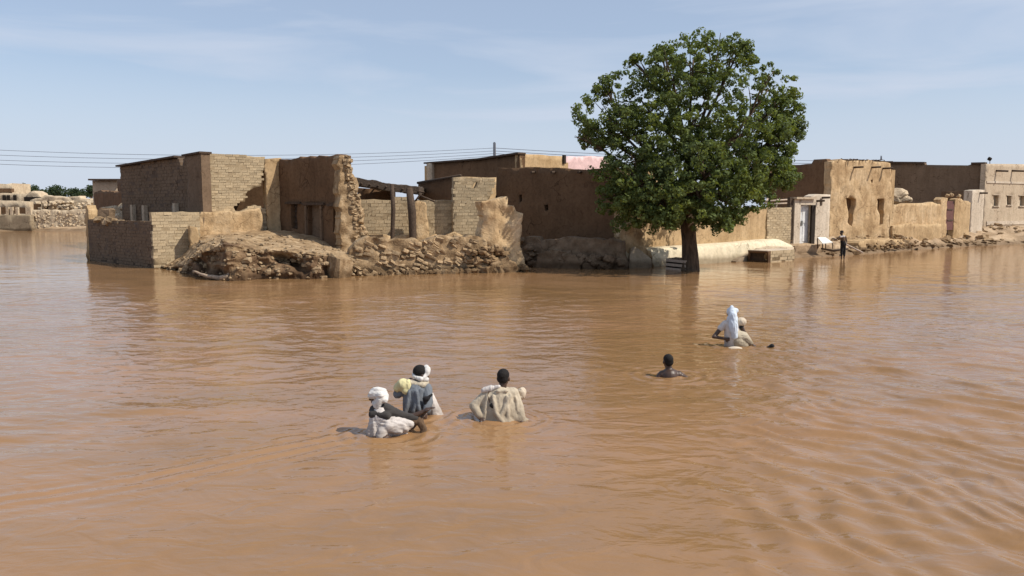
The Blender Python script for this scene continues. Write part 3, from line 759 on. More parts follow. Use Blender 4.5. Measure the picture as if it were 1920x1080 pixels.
# ------------------------------------------------------------------ mound of collapsed earth in front
def mound():
    front = [(300, 503), (325, 508), (345, 512), (372, 519), (400, 523), (430, 527), (462, 526), (490, 523), (520, 523), (550, 523), (580, 524), (612, 521), (640, 519), (664, 517), (690, 516)]
    ftop = [(300, 500), (325, 500), (350, 498), (366, 480), (392, 466), (420, 458), (450, 462), (480, 468), (520, 470), (560, 472), (590, 474), (612, 476), (640, 478), (668, 486), (690, 500)]
    back = [(330, 490), (352, 470), (366, 452), (385, 446), (410, 444), (440, 443), (470, 442), (500, 444), (530, 446), (560, 450), (590, 456), (620, 464), (645, 470), (672, 478), (700, 490)]
    F = [G(u, v) for u, v in front]
    T = [pt(u, v, G(*front[i]).y + 0.45) for i, (u, v) in enumerate(ftop)]
    K = [pt(u, v, max(G(*front[i]).y+3.0, 37.6 if u > 380 else 37.0)) for i, (u, v) in enumerate(back)]
    K2 = [p + Vector((0, 2.0, 0.2)) for p in K]
    def resample(P, n):
        out = []
        for k in range(n):
            t = k/(n-1)*(len(P)-1); i = min(int(t), len(P)-2); out.append(P[i].lerp(P[i+1], t-i))
        return out
    n = 240; F, T, K, K2 = (resample(P, n) for P in (F, T, K, K2))
    rows = []
    for t in np.linspace(0, 1, 40):                       # cliff
        row = []
        for i in range(n):
            a = F[i] + Vector((0, 0, -0.7)) if t == 0 else F[i]; b = T[i]
            e = t**0.62 + 0.05*math.sin(t*14+i*.05)*math.sin(math.pi*t); g = t**3.5
            row.append(Vector((a.x+(b.x-a.x)*t, a.y+(b.y-a.y)*g + 0.62*math.sin(math.pi*min(1, max(0, (t-.18)/.74)))*(0.55+0.75*mn.noise(Vector((a.x*.9, 0, 7)))) , (-0.5 if t == 0 else -0.12) + (b.z+0.12)*e)))
        rows.append(row)
    for t in np.linspace(0, 1, 26)[1:]: rows.append([T[i].lerp(K[i], t) for i in range(n)])
    for t in (0.5, 1): rows.append([K[i].lerp(K2[i], t) for i in range(n)])
    vs = []
    for j, row in enumerate(rows):
        c = 1.0 if j < 40 else max(0.25, 1-(j-40)/14)
        for i, p in enumerate(row):
            s = p*1.15; d = mn.fractal(s, 1.0, 2.1, 5); rg = 1-2*abs(mn.noise(Vector((p.x*1.9, p.y*1.9, p.z*2.7))))
            lay = mn.noise(Vector((p.x*0.6, p.y*.6, p.z*6)))
            n_ = Vector((0.1, -0.9, 0.25)) if j < 40 else Vector((0, -.15, 1))
            k_ = 0 if j == 0 else 1
            hol = max(0, mn.noise(Vector((p.x*1.25+5, 3, p.z*2.0+1)))+0.02)
            if j < 40: q = p + n_*(0.20*d + 0.10*rg + 0.09*lay - 1.9*hol*math.sin(math.pi*min(1, j/40)))*k_
            else: q = p + n_*(0.12*d*c + 0.07*rg)
            vs.append(q)
    fs = [(j*n+i, j*n+i+1, (j+1)*n+i+1, (j+1)*n+i) for j in range(len(rows)-1) for i in range(n-1)]
    me = mesh('earth_mound', vs, fs, False); me.materials.append(M['rubble']); me.materials.append(M['wet_mud'])
    for p in me.polygons:
        j = p.index // (n-1); c = p.center
        lim = 35 + 14*mn.noise(Vector((c.x*.7, 1, c.z*1.5))) + 5*mn.noise(Vector((c.x*3, 4, c.z*4))) - (6 if c.x > -9.5 else 0)
        if j < lim: p.material_index = 1
    o = link('earth_mound', me, None, None)
    tag(o, 'eroded mound of collapsed mud with dark hollows below the roofless room', 'mound')
    r = random.Random(8)
    sp = []
    for _ in range(420):
        i = r.randrange(n); t = r.random()
        if r.random() < .6:
            j = r.randrange(1, 40); p = vs[j*n+i]
        else:
            j = 40 + int(25*r.random()**1.5); p = vs[min(j, len(rows)-1)*n+i]
        s = r.uniform(.05, .14)*(1 if r.random() < .85 else 2.0)
        sp.append((Vector(p)+Vector((0, -.03, .02)), (s*1.4, s, s*.8)))
    h = heap('mound_rubble', sp, M['stone'], o, 9)
    return o, vs, n
mnd, mv, mvn = mound()
# pale driftwood log at the foot of the mound, and the leaning boulder
def log(name, pts, rad, mat, label, cat):
    b = MB(); P = []; R = []
    for i in range(len(pts)-1):
        for k in range(6):
            P.append(Vector(pts[i]).lerp(Vector(pts[i+1]), k/6)); R.append(rad[i]+(rad[i+1]-rad[i])*k/6)
    P.append(Vector(pts[-1])); R.append(rad[-1])
    P = [p + Vector((0, 0, 0.05*mn.noise(p*2.5))) for p in P]
    b.tube(P, R, 9); o = b.build(name, mat, None, smooth=True); return tag(o, label, cat)
log('driftwood_log', [pt(362, 509, 31.3), pt(385, 516, 30.9), pt(410, 521, 30.7), pt(428, 520, 30.6), pt(437, 506, 30.9), pt(432, 500, 31.1)], [.03, .07, .09, .10, .11, .04], M['wood_log'], 'pale driftwood trunk lying at the foot of the earth mound', 'log')
b_ = jit_chunk(77); o_ = link('boulder', b_, M['rubble'], None, at=pt(636, 503, 31.8)); o_.scale = (0.75, .8, 1.0); o_.rotation_euler = (.12, .1, .75)
tag(o_, 'blocky clay boulder with a dark side at the water edge below the broken wall end', 'boulder')

# ------------------------------------------------------------------ low stone wall along the water
pS = Plane((655, 32.9), (912, 34.6))
sw = thing('dry_stone_wall', 'tumbled wall of tilted clay stones along the water edge', 'wall', pS.mid())
st_top = [(655, 470), (668, 452), (690, 444), (715, 448), (740, 446), (770, 449), (800, 446), (825, 444), (850, 448), (880, 442), (912, 446)]
slab('wall_core', pS, st_top, -0.5, M['rubble'], sw, th=0.8, res=0.16, jag=0.09, amp=0.16, freq=2.2)
polyS = outline(pS, st_top, -0.1); rr = random.Random(4); z = -0.06; row = 0; cnt_ = 0
rotS = math.atan2(pS.e.y, pS.e.x)
while z < 1.6:
    a = 0.0
    while a < pS.L:
        w = rr.uniform(.2, .36)
        if poly_in((a, z+.12), polyS) and cnt_ < 290 and rr.random() < .62 + .4*mn.noise(Vector((a*.9, z*1.5, 3))):
            o = bpy.data.objects.new('stone', rr.choice(SLABS)); COL.objects.link(o); o.parent = sw
            zz = z + 0.06*math.sin(a*1.3+row) + rr.uniform(-.04, .04)
            o.location = pS.w(a, zz, -0.09+rr.uniform(-.06, .05)) - sw.location
            o.scale = (w*1.1, .34, .14*rr.uniform(.7, 1.3)); o.rotation_euler = (rr.uniform(-.25, .25), 0.55*rr.uniform(.3, 1.2), rotS+rr.uniform(-.3, .3)); cnt_ += 1
        a += w*1.05
    z += .145; row += 1
# slumped red-brown bank of stones to the right of it
heap('wall_rubble', [(pS.w(rr.uniform(5.0, 6.6), rr.uniform(.0, 1.1), .1+rr.uniform(-.1, .25)), (rr.uniform(.15, .5), rr.uniform(.15, .4), rr.uniform(.1, .25))) for _ in range(80)]
     + [(pS.w(rr.uniform(.1, 6.6), rr.uniform(-.1, .12), .25+rr.uniform(-.1, .25)), (rr.uniform(.1, .35),)*3) for _ in range(110)], M['rubble'], sw, 12)

# ------------------------------------------------------------------ block wall behind, with the taller block
pW = Plane((676, 39.4), (857, 40.6)); pW2 = Plane((849, 40.0), (936, 40.7))
bw1 = thing('block_wall', 'low sunlit wall of clay blocks below the thatched shelter', 'wall', pW.mid())
brick_wall(bw1, pW, [(674, 374), (700, 374), (733, 375), (736, 372), (768, 368), (769, 376), (800, 375), (856, 375)], 0.5, th=0.3, bw=0.38, bh=0.165, seed=21)
slab('fallen_plaster', Plane((678, 39.0), (862, 40.1)), [(676, 446), (690, 441), (716, 440), (740, 444), (776, 438), (800, 444), (830, 442), (850, 436), (866, 441)], 0.3, M['mud_worn'], bw1, th=0.4, res=0.2, jag=0.08, amp=0.1)
bw2 = thing('block_wall', 'taller flared wall of pale clay blocks beside the dark building', 'wall', pW2.mid())
brick_wall(bw2, pW2, [(849.5, 332), (870, 332), (900, 333), (930, 332.5)], 0.5, holes=[[(884, 358), (889, 343), (896, 341), (894, 348), (888, 360)], [(931.2, 328), (938, 328), (938, 460), (905, 460), (902, 430), (908, 400), (905, 380), (918, 374), (924, 352)]], th=0.34, bw=0.30, bh=0.155, seed=22)
# stepped pillar of plaster at the joint
slab('plaster_pier', Plane((776, 39.0), (800, 39.2)), [(777, 380), (784, 377), (799, 378), (801, 400), (806, 446)], 0.5, M['mud_worn'], bw1, th=0.4, res=0.15, jag=0.06, amp=0.06)

# ------------------------------------------------------------------ thatched shelter
sh = thing('shelter', 'open shelter with sagging dark thatch roof on leaning posts', 'shelter', pt(730, 440, 40))
P0, P1, P2, P3 = pt(664, 333, 41.0), pt(786, 350, 41.6), pt(800, 354, 47), pt(672, 337, 46.5)
def sheet(P, th, nu=30, nv=12, sag=0.12, amp=.05, fr=1.5):
    b = MB(); vs = []
    for s in (0, 1):
        for j in range(nv+1):
            for i in range(nu+1):
                a, c = i/nu, j/nv
                p = P[0].lerp(P[1], a).lerp(P[3].lerp(P[2], a), c)
                p = p + Vector((0, 0, -sag*math.sin(math.pi*a) - s*th + amp*mn.fractal(p*fr, 1, 2, 3)))
                vs.append(p)
    m = (nu+1)*(nv+1); f = []
    for j in range(nv):
        for i in range(nu):
            q = j*(nu+1)+i; f.append((q, q+1, q+nu+2, q+nu+1)); f.append((m+q+nu+1, m+q+nu+2, m+q+1, m+q))
    for i in range(nu):
        f.append((m+i, m+i+1, i+1, i)); q = nv*(nu+1)+i; f.append((q, q+1, m+q+1, m+q))
    for j in range(nv):
        q = j*(nu+1); f.append((q, q+nu+1, m+q+nu+1, m+q)); q += nu; f.append((m+q, m+q+nu+1, q+nu+1, q))
    b.add(vs, f); return b
sheet([P0, P1, P2, P3], 0.36, 40, 10, 0.05, .08, 2.5).build('thatch_roof', M['thatch'], sh)
bar('beam', P0+Vector((0, .1, -.32)), P1+Vector((0, .1, -.32)), .09, M['wood'], sh)
bar('beam', P3+Vector((0, -.1, -.32)), P2+Vector((0, -.1, -.32)), .09, M['wood'], sh)
for k in range(9):
    a = k/8; p = P0.lerp(P1, a); q = P3.lerp(P2, a)
    bar('rafter', p+Vector((0, -.35, -.24)), q+Vector((0, .2, -.24)), .05, M['wood'], sh, 6)
for (u0, v0, u1, v1, r0) in ((735, 345, 737, 446, .11), (767, 352, 778, 446, .20)):
    b = MB(); a_, c_ = pt(u0, v0, 38.6), pt(u1, v1, 38.6); c_.z = .4
    b.tube([a_, a_.lerp(c_, .35)+Vector((.04, 0, 0)), a_.lerp(c_, .7)+Vector((-.03, 0, 0)), c_], [r0*.8, r0, r0*.9, r0*1.1], 9); b.build('post', M['wood'], sh, smooth=True)
bar('brace', pt(786, 366, 39.3), pt(815, 378, 39.3), .05, M['wood'], sh)
bar('brace', pt(790, 362, 39.3), pt(778, 378, 39.3), .05, M['wood'], sh)
# back of the shelter
slab('back_panel', Plane((672, 46.8), (740, 46.8)), [(670, 352), (741, 356)], 0.3, M['mud_shade'], sh, th=0.2, res=0.6, jag=0.03, amp=0.03)

# small dark annex roof between
an = thing('annex', 'small shaded mud annex between the shelter and the dark building', 'building', pt(820, 440, 44))
slab('annex_wall', Plane((784, 46), (862, 43)), [(784, 343), (800, 341), (830, 335), (862, 331)], 0.2, M['mud_shade'], an, th=0.4, res=0.4, jag=0.04, amp=0.03)
bar('roof_pole', pt(783, 343, 45.8), pt(864, 329, 42.7), .07, M['wood'], an)
slab('annex_wall', Plane((862, 43), (930, 45)), [(863, 331), (930, 333)], 0.2, M['mud'], an, th=0.4, res=0.5, jag=0.02, amp=0.03)

# ------------------------------------------------------------------ eroded mud pillar
pP = Plane((896, 34.6), (984, 35.2))
mp_ = thing('mud_pillar', 'tall eroded stump of mud wall with pale washed face at the water', 'ruin', pP.mid())
slab('pillar', pP, [(899, 470), (900, 440), (906, 415), (903, 390), (900, 378), (916, 376), (934, 373), (950, 368), (953, 372), (951, 382), (962, 383), (967, 395), (979, 402), (978, 430), (976, 455), (982, 490)], -0.5, M['mud_worn'], mp_, th=0.9, res=0.13, jag=0.07, amp=0.26, freq=1.1)
slab('fallen_chunk', Plane((925, 34.3), (965, 34.4)), [(918, 490), (928, 482), (940, 488), (952, 480), (966, 492), (970, 505)], -0.5, M['rubble'], mp_, th=0.5, res=0.12, jag=0.12, amp=0.14, freq=2.5)
heap('pillar_rubble', [(pP.w(rr.uniform(0, 2.2), rr.uniform(-.05, .2), .2+rr.uniform(0, .3)), (rr.uniform(.12, .4),)*3) for _ in range(30)], M['rubble'], mp_, 13)

# ------------------------------------------------------------------ big dark building and the one behind
pG1 = Plane((932, 41.6), (1170, 37.4)); pG2 = Plane((1170, 37.4), (1260, 41.5))
bd = thing('mud_building', 'long windowless mud building in deep shade left of the tree', 'building', pG1.mid())
slab('shaded_wall', pG1, [(932, 314), (960, 315), (1000, 313.5), (1060, 315), (1070, 317), (1100, 318), (1125, 316), (1169, 315)], 0.3, M['mud_shade'], bd, th=0.5, res=0.35, jag=0.03, amp=0.06,
     holes=[[(1022, 384), (1028, 384), (1029, 395), (1023, 396)], [(973, 366), (978, 364), (979, 376), (974, 380)]])
slab('lit_wall', pG2, [(1170.5, 315), (1200, 318), (1260, 320)], 0.3, M['mud'], bd, th=0.5, res=0.4, jag=0.03, amp=0.04)
roof_quad(bd, pG1, pG2, 4.55, M['mud_shade'], 0.3)
b = MB(); b.box(pG1.w(2.0, 2.4, -.6), (5, .1, 2.0), Matrix.Rotation(math.atan2(pG1.e.y, pG1.e.x), 3, 'Z')); b.build('shade_backing', M['dark'], bd)  # dark sheet behind the holes stands in for the shade inside
for u in (1002, 1040, 1090):
    a, z = pG1.sz(u, 322); b = MB(); b.tube([pG1.w(a, z, -.2), pG1.w(a, z-.04, .3)], .06, 7); b.build('water_spout', M['wood'], bd)

pC1 = Plane((800, 52.5), (975, 45.5)); pC2 = Plane((975, 45.5), (1061, 48.5))
bc = thing('flat_roofed_house', 'taller flat-roofed mud house behind the shaded building, below the utility pole', 'house', pC1.mid())
slab('shaded_wall', pC1, [(800, 307), (830, 304.5), (880, 301), (920, 296), (950, 291.5), (974.5, 288)], 0.5, M['mud_shade'], bc, th=0.4, res=0.5, jag=0.02, amp=0.03)
slab('sunlit_wall', pC2, [(975.5, 288), (990, 289), (1020, 291), (1050, 293), (1060, 294)], 0.5, M['mud'], bc, th=0.4, res=0.4, jag=0.03, amp=0.04)
slab('corner_strip', Plane((801, 52.2), (812, 51.7)), [(801, 307), (811, 306)], 0.5, M['beige'], bc, th=0.2, res=0.5, jag=0, amp=0.01, off=.05)
roof_quad(bc, pC1, pC2, pC1.sz(974, 288)[1], M['mud_shade'], 0.3)
back_walls(bc, pC1, pC2, pC1.sz(974, 288)[1]-.3, M['mud'])
for (u0, v0, u1, v1) in ((799, 306, 900, 298.5), (900, 298.5, 976, 287.3)):
    p0, p1 = [pC1.w(*pC1.sz(u, v), -0.1) for u, v in ((u0, v0), (u1, v1))]; d = p1-p0; b = MB()
    b.box((p0+p1)/2, (d.length, .6, .1), d.to_track_quat('X', 'Z').to_matrix()); b.build('coping', M['wood'], bc)
b = MB(); b.box(pC2.w(pC2.sz(1057, 300)[0], pC2.sz(1057, 299)[1], 0.03), (.22, .12, .5), Matrix.Rotation(math.atan2(pC2.e.y, pC2.e.x), 3, 'Z')); b.build('spout_hole', M['dark'], bc)

pk = thing('pink_parapet', 'faded pink painted parapet behind the dark roofline left of the tree', 'wall', pt(1085, 330, 50))
slab('painted_wall', Plane((1060, 50), (1150, 52)), [(1060, 293), (1080, 293.5), (1110, 293), (1150, 296)], 0.5, M['pink'], pk, th=0.3, res=0.4, jag=0.03, amp=0.02)

# shaded ruin at the foot of the dark building
pR = Plane((978, 37.6), (1168, 36.0))
ru = thing('collapsed_wall', 'shaded collapsed wall of lumps and slabs at the foot of the dark building', 'ruin', pR.mid())
slab('wall_core', pR, [(976, 446), (990, 443), (1004, 445), (1010, 452), (1030, 449), (1050, 448), (1075, 443), (1100, 447), (1130, 450), (1150, 448), (1163, 452), (1167, 470), (1170, 494)], -0.5, M['mud_ruin_shade'], ru, th=0.9, res=0.13, jag=0.10, amp=0.17, freq=2.4)
for k in range(75):
    u = rr.uniform(978, 1168); v = rr.uniform(446, 500) if u < 1010 else rr.uniform(478, 502); s = rr.uniform(.15, .5)
    a, z = pR.sz(u, v); put_stone(ru, pR.w(a, max(z, .02), .15), (s*1.3, s, s*.7), rr).data = DARK_LUMPS[k % len(DARK_LUMPS)]
slab('tilted_slab', Plane((1003, 36.9), (1090, 36.2)), [(1004, 480), (1012, 472), (1040, 468), (1066, 474), (1085, 486), (1088, 496)], -0.3, M['mud_ruin_shade'], ru, th=0.4, res=0.12, jag=0.08, amp=0.10, freq=2.8)

# ------------------------------------------------------------------ long plastered yard wall with cream bench, right of the ruin
pH = Plane((1196, 38.3), (1484, 45.3))
lw = thing('yard_wall', 'long low mud-plastered yard wall with a cream bench base behind the tree', 'wall', pH.mid())
slab('plaster_wall', pH, [(1196, 420), (1206, 404), (1230, 402), (1280, 399), (1330, 394), (1345, 397), (1380, 393), (1400, 391), (1420, 389), (1439, 389)], 0.1, M['mud'], lw, th=0.35, res=0.3, jag=0.04, amp=0.04)
pHb = Plane((1439, 43.95), (1484, 45.2))
brick_wall(lw, pHb, [(1439.5, 391), (1460, 390.5), (1484, 390)], 0.3, th=0.4, bw=0.30, bh=0.13, seed=31)
def bench():
    L = 60; b = MB(); prof = [(1168, 36.6, .80), (1215, 37.4, .84), (1300, 38.9, .88), (1400, 41.6, .95), (1440, 42.6, 1.02), (1470, 43.6, 1.04), (1492, 44.1, .72)]
    vs = []; m = 9
    for i in range(L+1):
        t = i/L*(len(prof)-1); k = min(int(t), len(prof)-2); f = t-k
        u = prof[k][0]+(prof[k+1][0]-prof[k][0])*f; y = prof[k][1]+(prof[k+1][1]-prof[k][1])*f; z = prof[k][2]+(prof[k+1][2]-prof[k][2])*f
        p = pt(u, 440, y); p.z = 0
        wob = .05*mn.noise(Vector((p.x*.8, 0, 1)))
        for d, h in ((0.0, -.6), (0.02, .0), (0.05, z*.45), (0.12, z*.8), (.22, z*.96), (.36, z), (.8, z+.02), (1.5, z+.02), (1.5, -.6)):
            vs.append(p - pH.n*d*1.0 + Vector((0, 0, h)) + pH.n*wob*(1 if h > -.5 else 0) + pH.n*.03*mn.fractal(p*1.5+Vector((0, 0, h*2)), 1, 2, 3))
    fs = [(i*m+j, (i+1)*m+j, (i+1)*m+(j+1) % m, i*m+(j+1) % m) for i in range(L) for j in range(m)]
    fs += [tuple(range(m-1, -1, -1)), tuple(L*m+j for j in range(m))]
    b.add(vs, fs); return b.build('bench_base', M['cream'], lw, smooth=True)
bench()
slab('bench_patch', Plane((1392, 40.9), (1489, 43.5)), [(1380, 489), (1400, 478), (1425, 467), (1450, 461), (1488, 463)], -0.3, M['beige'], lw, th=0.3, res=0.2, jag=0.05, amp=0.04)
pN = Plane((1163, 36.9), (1218, 37.2))
slab('broken_end', pN, [(1165, 470), (1166, 425), (1172, 418), (1190, 414), (1200, 418), (1206, 430), (1203, 450), (1212, 466), (1221, 480), (1222, 492)], -0.4, M['mud_worn'], lw, th=0.4, res=0.12, jag=0.13, amp=0.12, freq=2.2)
slab('broken_end', Plane((1170, 36.6), (1214, 36.8)), [(1180, 484), (1183, 468), (1191, 464), (1204, 470), (1216, 482), (1222, 492)], -0.4, M['beige'], lw, th=0.2, res=0.14, jag=0.05, amp=0.03)
for k in range(24):
    u = rr.uniform(1150, 1250); s = rr.uniform(.1, .28); p = G(u, rr.uniform(493, 499)); put_stone(lw, p+Vector((0, 0, .02)), (s*1.4, s, s*.8), rr, 'fallen_stone')
# dry branches and poles leaning over the wall top near the door
for k, (u0, v0, u1, v1) in enumerate(((1428, 378, 1482, 374), (1430, 388, 1440, 372), (1455, 390, 1458, 374), (1440, 383, 1480, 381))):
    o = bar('pole', pt(u0, v0, 46), pt(u1, v1, 46.4), .05, M['wood_pale'], lw)

# ------------------------------------------------------------------ doorway
pQ = Plane((1484, 45.6), (1560, 47.6))
dw = thing('doorway', 'pale plastered gateway with a chipped white metal door', 'gate', pQ.mid())
RZ = Matrix.Rotation(math.atan2(pQ.e.y, pQ.e.x), 3, 'Z')
def qbox(name, u0, u1, v0, v1, d, dep, mat, par=None, pl=pQ, R=RZ):
    a0, z1 = pl.sz(u0, v0); a1, z0 = pl.sz(u1, v1); b = MB(); b.box(pl.w((a0+a1)/2, (z0+z1)/2, d), (a1-a0, dep, z1-z0), R)
    return b.build(name, mat, par or dw)
dkb = qbox('corner_post', 1478.5, 1484, 370, 450, .02, .2, M['wood'])
qbox('door_jamb', 1485, 1493, 372, 462, 0, .42, M['beige_pale'])
qbox('lintel', 1493.1, 1519.5, 371, 384, 0, .42, M['beige_pale'])
qbox('cornice', 1484, 1521, 369.5, 373.5, .12, .5, M['beige'])
door = qbox('door', 1494, 1516.5, 385.5, 456, -.12, .06, M['white_paint'])
for (a, b2, c, d2) in ((1496, 1503, 390, 418), (1507, 1514, 390, 418), (1496, 1503, 424, 452), (1507, 1514, 424, 452)):
    qbox('door_panel', a, b2, c, d2, -.078, .025, M['white_paint'], door)
qbox('door_handle', 1503.8, 1506.2, 414, 423, -.06, .06, M['green_grey'], door)
qbox('door_gap_shade', 1516.9, 1520.8, 384.5, 457, .17, .12, M['dark'])  # solid dark strip stands in for the shade between door and pier
slab('pier', Plane((1521, 46.5), (1557, 47.4)), [(1521, 368), (1530, 364), (1545, 364), (1557, 365)], 0.2, M['beige_pale'], dw, th=0.5, res=0.3, jag=0.01, amp=0.01)
for (u, v) in ((1534, 371), (1524, 377)):
    p = pQ.w(pQ.sz(u, v)[0], pQ.sz(u, v)[1], .25)
    bar('water_spout', p, p+Vector((.35, -.3, .02)), .06, M['wood'], dw)
    # streak bracket
qbox('spout_stain_slot', 1536.5, 1539.5, 372, 385, .07, .03, M['wood'])
# earth step in front of the door
slab('earth_step', Plane((1492, 44.6), (1578, 46.6)), [(1490, 461), (1500, 458), (1530, 458), (1560, 459), (1580, 462)], -0.3, M['bank'], dw, th=2.2, res=0.25, jag=0.04, amp=0.07)

# dark wall above and behind the door
pX = Plane((1440, 55), (1557.3, 50.6)); pX2 = Plane((1558, 50.6), (1672, 53.5))
he = thing('eroded_house', 'sunlit eroded mud house with two ragged window niches right of the doorway', 'house', pX2.mid())
slab('shaded_wall', pX, [(1440, 311), (1470, 309), (1500, 309), (1521, 307), (1526, 299), (1549, 298), (1552, 303), (1557, 306)], 0.2, M['mud_shade'], he, th=0.4, res=0.4, jag=0.02, amp=0.04)
nich = [[(1587, 372), (1597, 370), (1604, 374), (1604, 386), (1599, 400), (1600, 414), (1596, 424), (1590, 415), (1590, 398), (1588, 386)],
        [(1645, 373), (1657, 373), (1656, 395), (1656, 420), (1650, 425), (1649, 402), (1646, 392)],
        [(1632, 337), (1637, 336), (1637, 341), (1633, 342)]]
slab('sunlit_wall', pX2, [(1558.5, 303), (1568, 301), (1571, 298), (1590, 301), (1630, 300.5), (1650, 303), (1662, 304), (1669, 306), (1671, 330), (1671.5, 380)], 0.2, M['mud_worn'], he, holes=nich, th=0.5, res=0.22, jag=0.06, amp=0.08)
b = MB(); b.box(pX2.w(pX2.L/2, 2.6, -.42), (pX2.L*.9, .1, 4.2), Matrix.Rotation(math.atan2(pX2.e.y, pX2.e.x), 3, 'Z')); b.build('shade_backing', M['mud_shade'], he)
roof_quad(he, pX, pX2, pX2.sz(1600, 303)[1], M['mud_shade'], 0.35)
back_walls(he, pX, pX2, pX2.sz(1600, 303)[1]-.4, M['mud'])
# thin layer of twigs and mud along the parapet
tw = MB()
for k in range(60):
    a = rr.uniform(.3, pX2.L-.6); z = pX2.sz(1600, 300)[1]; p = pX2.w(a, z+rr.uniform(-.05, .05), -.2)
    tw.tube([p, p+Vector((rr.uniform(-.5, .5), rr.uniform(-.3, .1), rr.uniform(-.05, .08)))], .025, 4)
tw.build('parapet_twigs', M['wood'], he, kind='stuff')
for (u, v) in ((1600, 314), (1633, 314), (1655, 316)):
    a, z = pX2.sz(u, v); bar('water_spout', pX2.w(a, z, -.1), pX2.w(a+.25, z+.02, .55), .06, M['wood'], he)
heap('wall_foot_rubble', [(pX2.w(rr.uniform(0, pX2.L+1), .85+rr.uniform(-.25, .15)-d_*.22, .1+d_), (rr.uniform(.12, .42), rr.uniform(.1, .3), rr.uniform(.08, .2))) for d_ in [rr.uniform(0, 2.2) for _ in range(190)]], M['rubble'], he, 15)
bar('antenna', pt(1652, 300, 54), pt(1652.5, 292, 54), .05, M['wire'], he)

# low sunlit yard wall between the houses
pY = Plane((1671.5, 53.6), (1766, 57.5))
yw = thing('courtyard_wall', 'low streaked mud courtyard wall between the eroded house and the gate', 'wall', pY.mid())
slab('plaster_wall', pY, [(1671, 384), (1690, 383), (1700, 381), (1730, 381), (1748, 379), (1762, 383), (1766, 386)], 0.3, M['mud_worn'], yw, th=0.4, res=0.3, jag=0.05, amp=0.05)
slab('plinth', Plane((1674, 53.3), (1766, 57.0)), [(1674, 424), (1700, 418), (1730, 421), (1764, 420)], 0.3, M['mud'], yw, th=0.4, res=0.3, jag=0.05, amp=0.06)
tk = thing('tarpaulin_bundle', 'pale tarpaulin-covered bundle showing above the courtyard wall', 'bundle', pt(1684, 380, 57))
for (u, v, s) in ((1681, 364, (1.5, 1.0, .9)), (1690, 373, (1.2, .8, .55)), (1700, 374, (.8, .7, .5)), (1677, 372, (1.2, .9, .8))):
    o = link('cover', jit_stone(int(u), 2), M['far'], tk, at=pt(u, v, 57)); o.scale = s

# gate
pZ = Plane((1766, 58.0), (1824, 61.0)); RZ2 = Matrix.Rotation(math.atan2(pZ.e.y, pZ.e.x), 3, 'Z')
gt = thing('yard_gate', 'narrow maroon gate between ragged plaster piers', 'gate', pZ.mid())
slab('pier', pZ, [(1764, 374), (1768, 369), (1776, 372), (1777, 372)], 0.3, M['mud_worn'], gt, th=0.5, res=0.2, jag=0.06, amp=0.05)
gd = qbox('gate_leaf', 1776, 1786.5, 377, 431, -.05, .08, M['maroon'], gt, pZ, RZ2)
qbox('gate_rail', 1776.5, 1786, 392, 394, 0, .06, M['wood'], gd, pZ, RZ2); qbox('gate_rail', 1776.5, 1786, 412, 414, 0, .06, M['wood'], gd, pZ, RZ2)
qbox('gate_shadow_gap', 1787, 1790, 377, 431, -.3, .08, M['dark'], gt, pZ, RZ2)
slab('pier', pZ, [(1790.5, 374), (1800, 371), (1806, 376), (1816, 377), (1820, 380)], 0.3, M['mud'], gt, th=0.4, res=0.2, jag=0.04, amp=0.04)
for (u, v) in ((1776, 367), (1784, 366), (1798, 368)):
    o = link('finial_lump', jit_stone(u, 2), M['mud_worn'], gt, at=pt(u, v, 59)); o.scale = (.3, .3, .3)
p2 = thing('gate_pier', 'plain beige plastered pier with a rain spout next to the large grey building', 'pillar', pt(1833, 430, 62))
pZ3 = Plane((1823, 61.5), (1846, 62.7))
slab('shaft', pZ3, [(1823, 357), (1834, 355.5), (1846, 356)], 0.3, M['beige_pale'], p2, th=0.6, res=0.3, jag=0.01, amp=0.01)
a_, z_ = pZ3.sz(1837, 362); bar('water_spout', pZ3.w(a_, z_, -.1), pZ3.w(a_+.2, z_, .5), .07, M['wood'], p2)

# large grey building at the far end
pF = Plane((1655, 72), (1848, 66)); pF2 = Plane((1848.6, 66), (2060, 76))
bf = thing('rendered_building', 'large beige-rendered building with small square windows and dark shaded flank', 'building', pF2.w(0, 0))
slab('shaded_wall', pF, [(1655, 305), (1734, 306), (1735, 309), (1815, 310), (1822, 308), (1848, 307)], 0.3, M['mud_grey_shade'], bf, th=0.4, res=0.6, jag=0.01, amp=0.02)
b = MB(); d0, d1 = pF.w(*pF.sz(1655, 304.6), -.1), pF.w(*pF.sz(1734, 305.4), -.1); dd = d1-d0
b.box((d0+d1)/2, (dd.length, .6, .16), dd.to_track_quat('X', 'Z').to_matrix()); b.build('coping', M['wood'], bf)
d0, d1 = pF.w(*pF.sz(1822, 306.5), -.1), pF.w(*pF.sz(1848, 306), -.1); dd = d1-d0
b = MB(); b.box((d0+d1)/2, (dd.length, .6, .16), dd.to_track_quat('X', 'Z').to_matrix()); b.build('coping', M['wood'], bf)
wins = [(1862, 1872, 366, 386, 0), (1888, 1896, 367, 384, 1), (1911, 1921, 367, 386, 0), (1938, 1947, 367, 386, 1), (1966, 1976, 367, 387, 0)]
slab('sunlit_wall', pF2, [(1848.8, 307), (1900, 307.5), (1960, 309), (2060, 312)], 0.3, M['beige'], bf, holes=[[(a, c), (b2, c), (b2, d2), (a, d2)] for a, b2, c, d2, _ in wins], th=0.4, res=0.5, jag=0.0, amp=0.01)
RF = Matrix.Rotation(math.atan2(pF2.e.y, pF2.e.x), 3, 'Z')
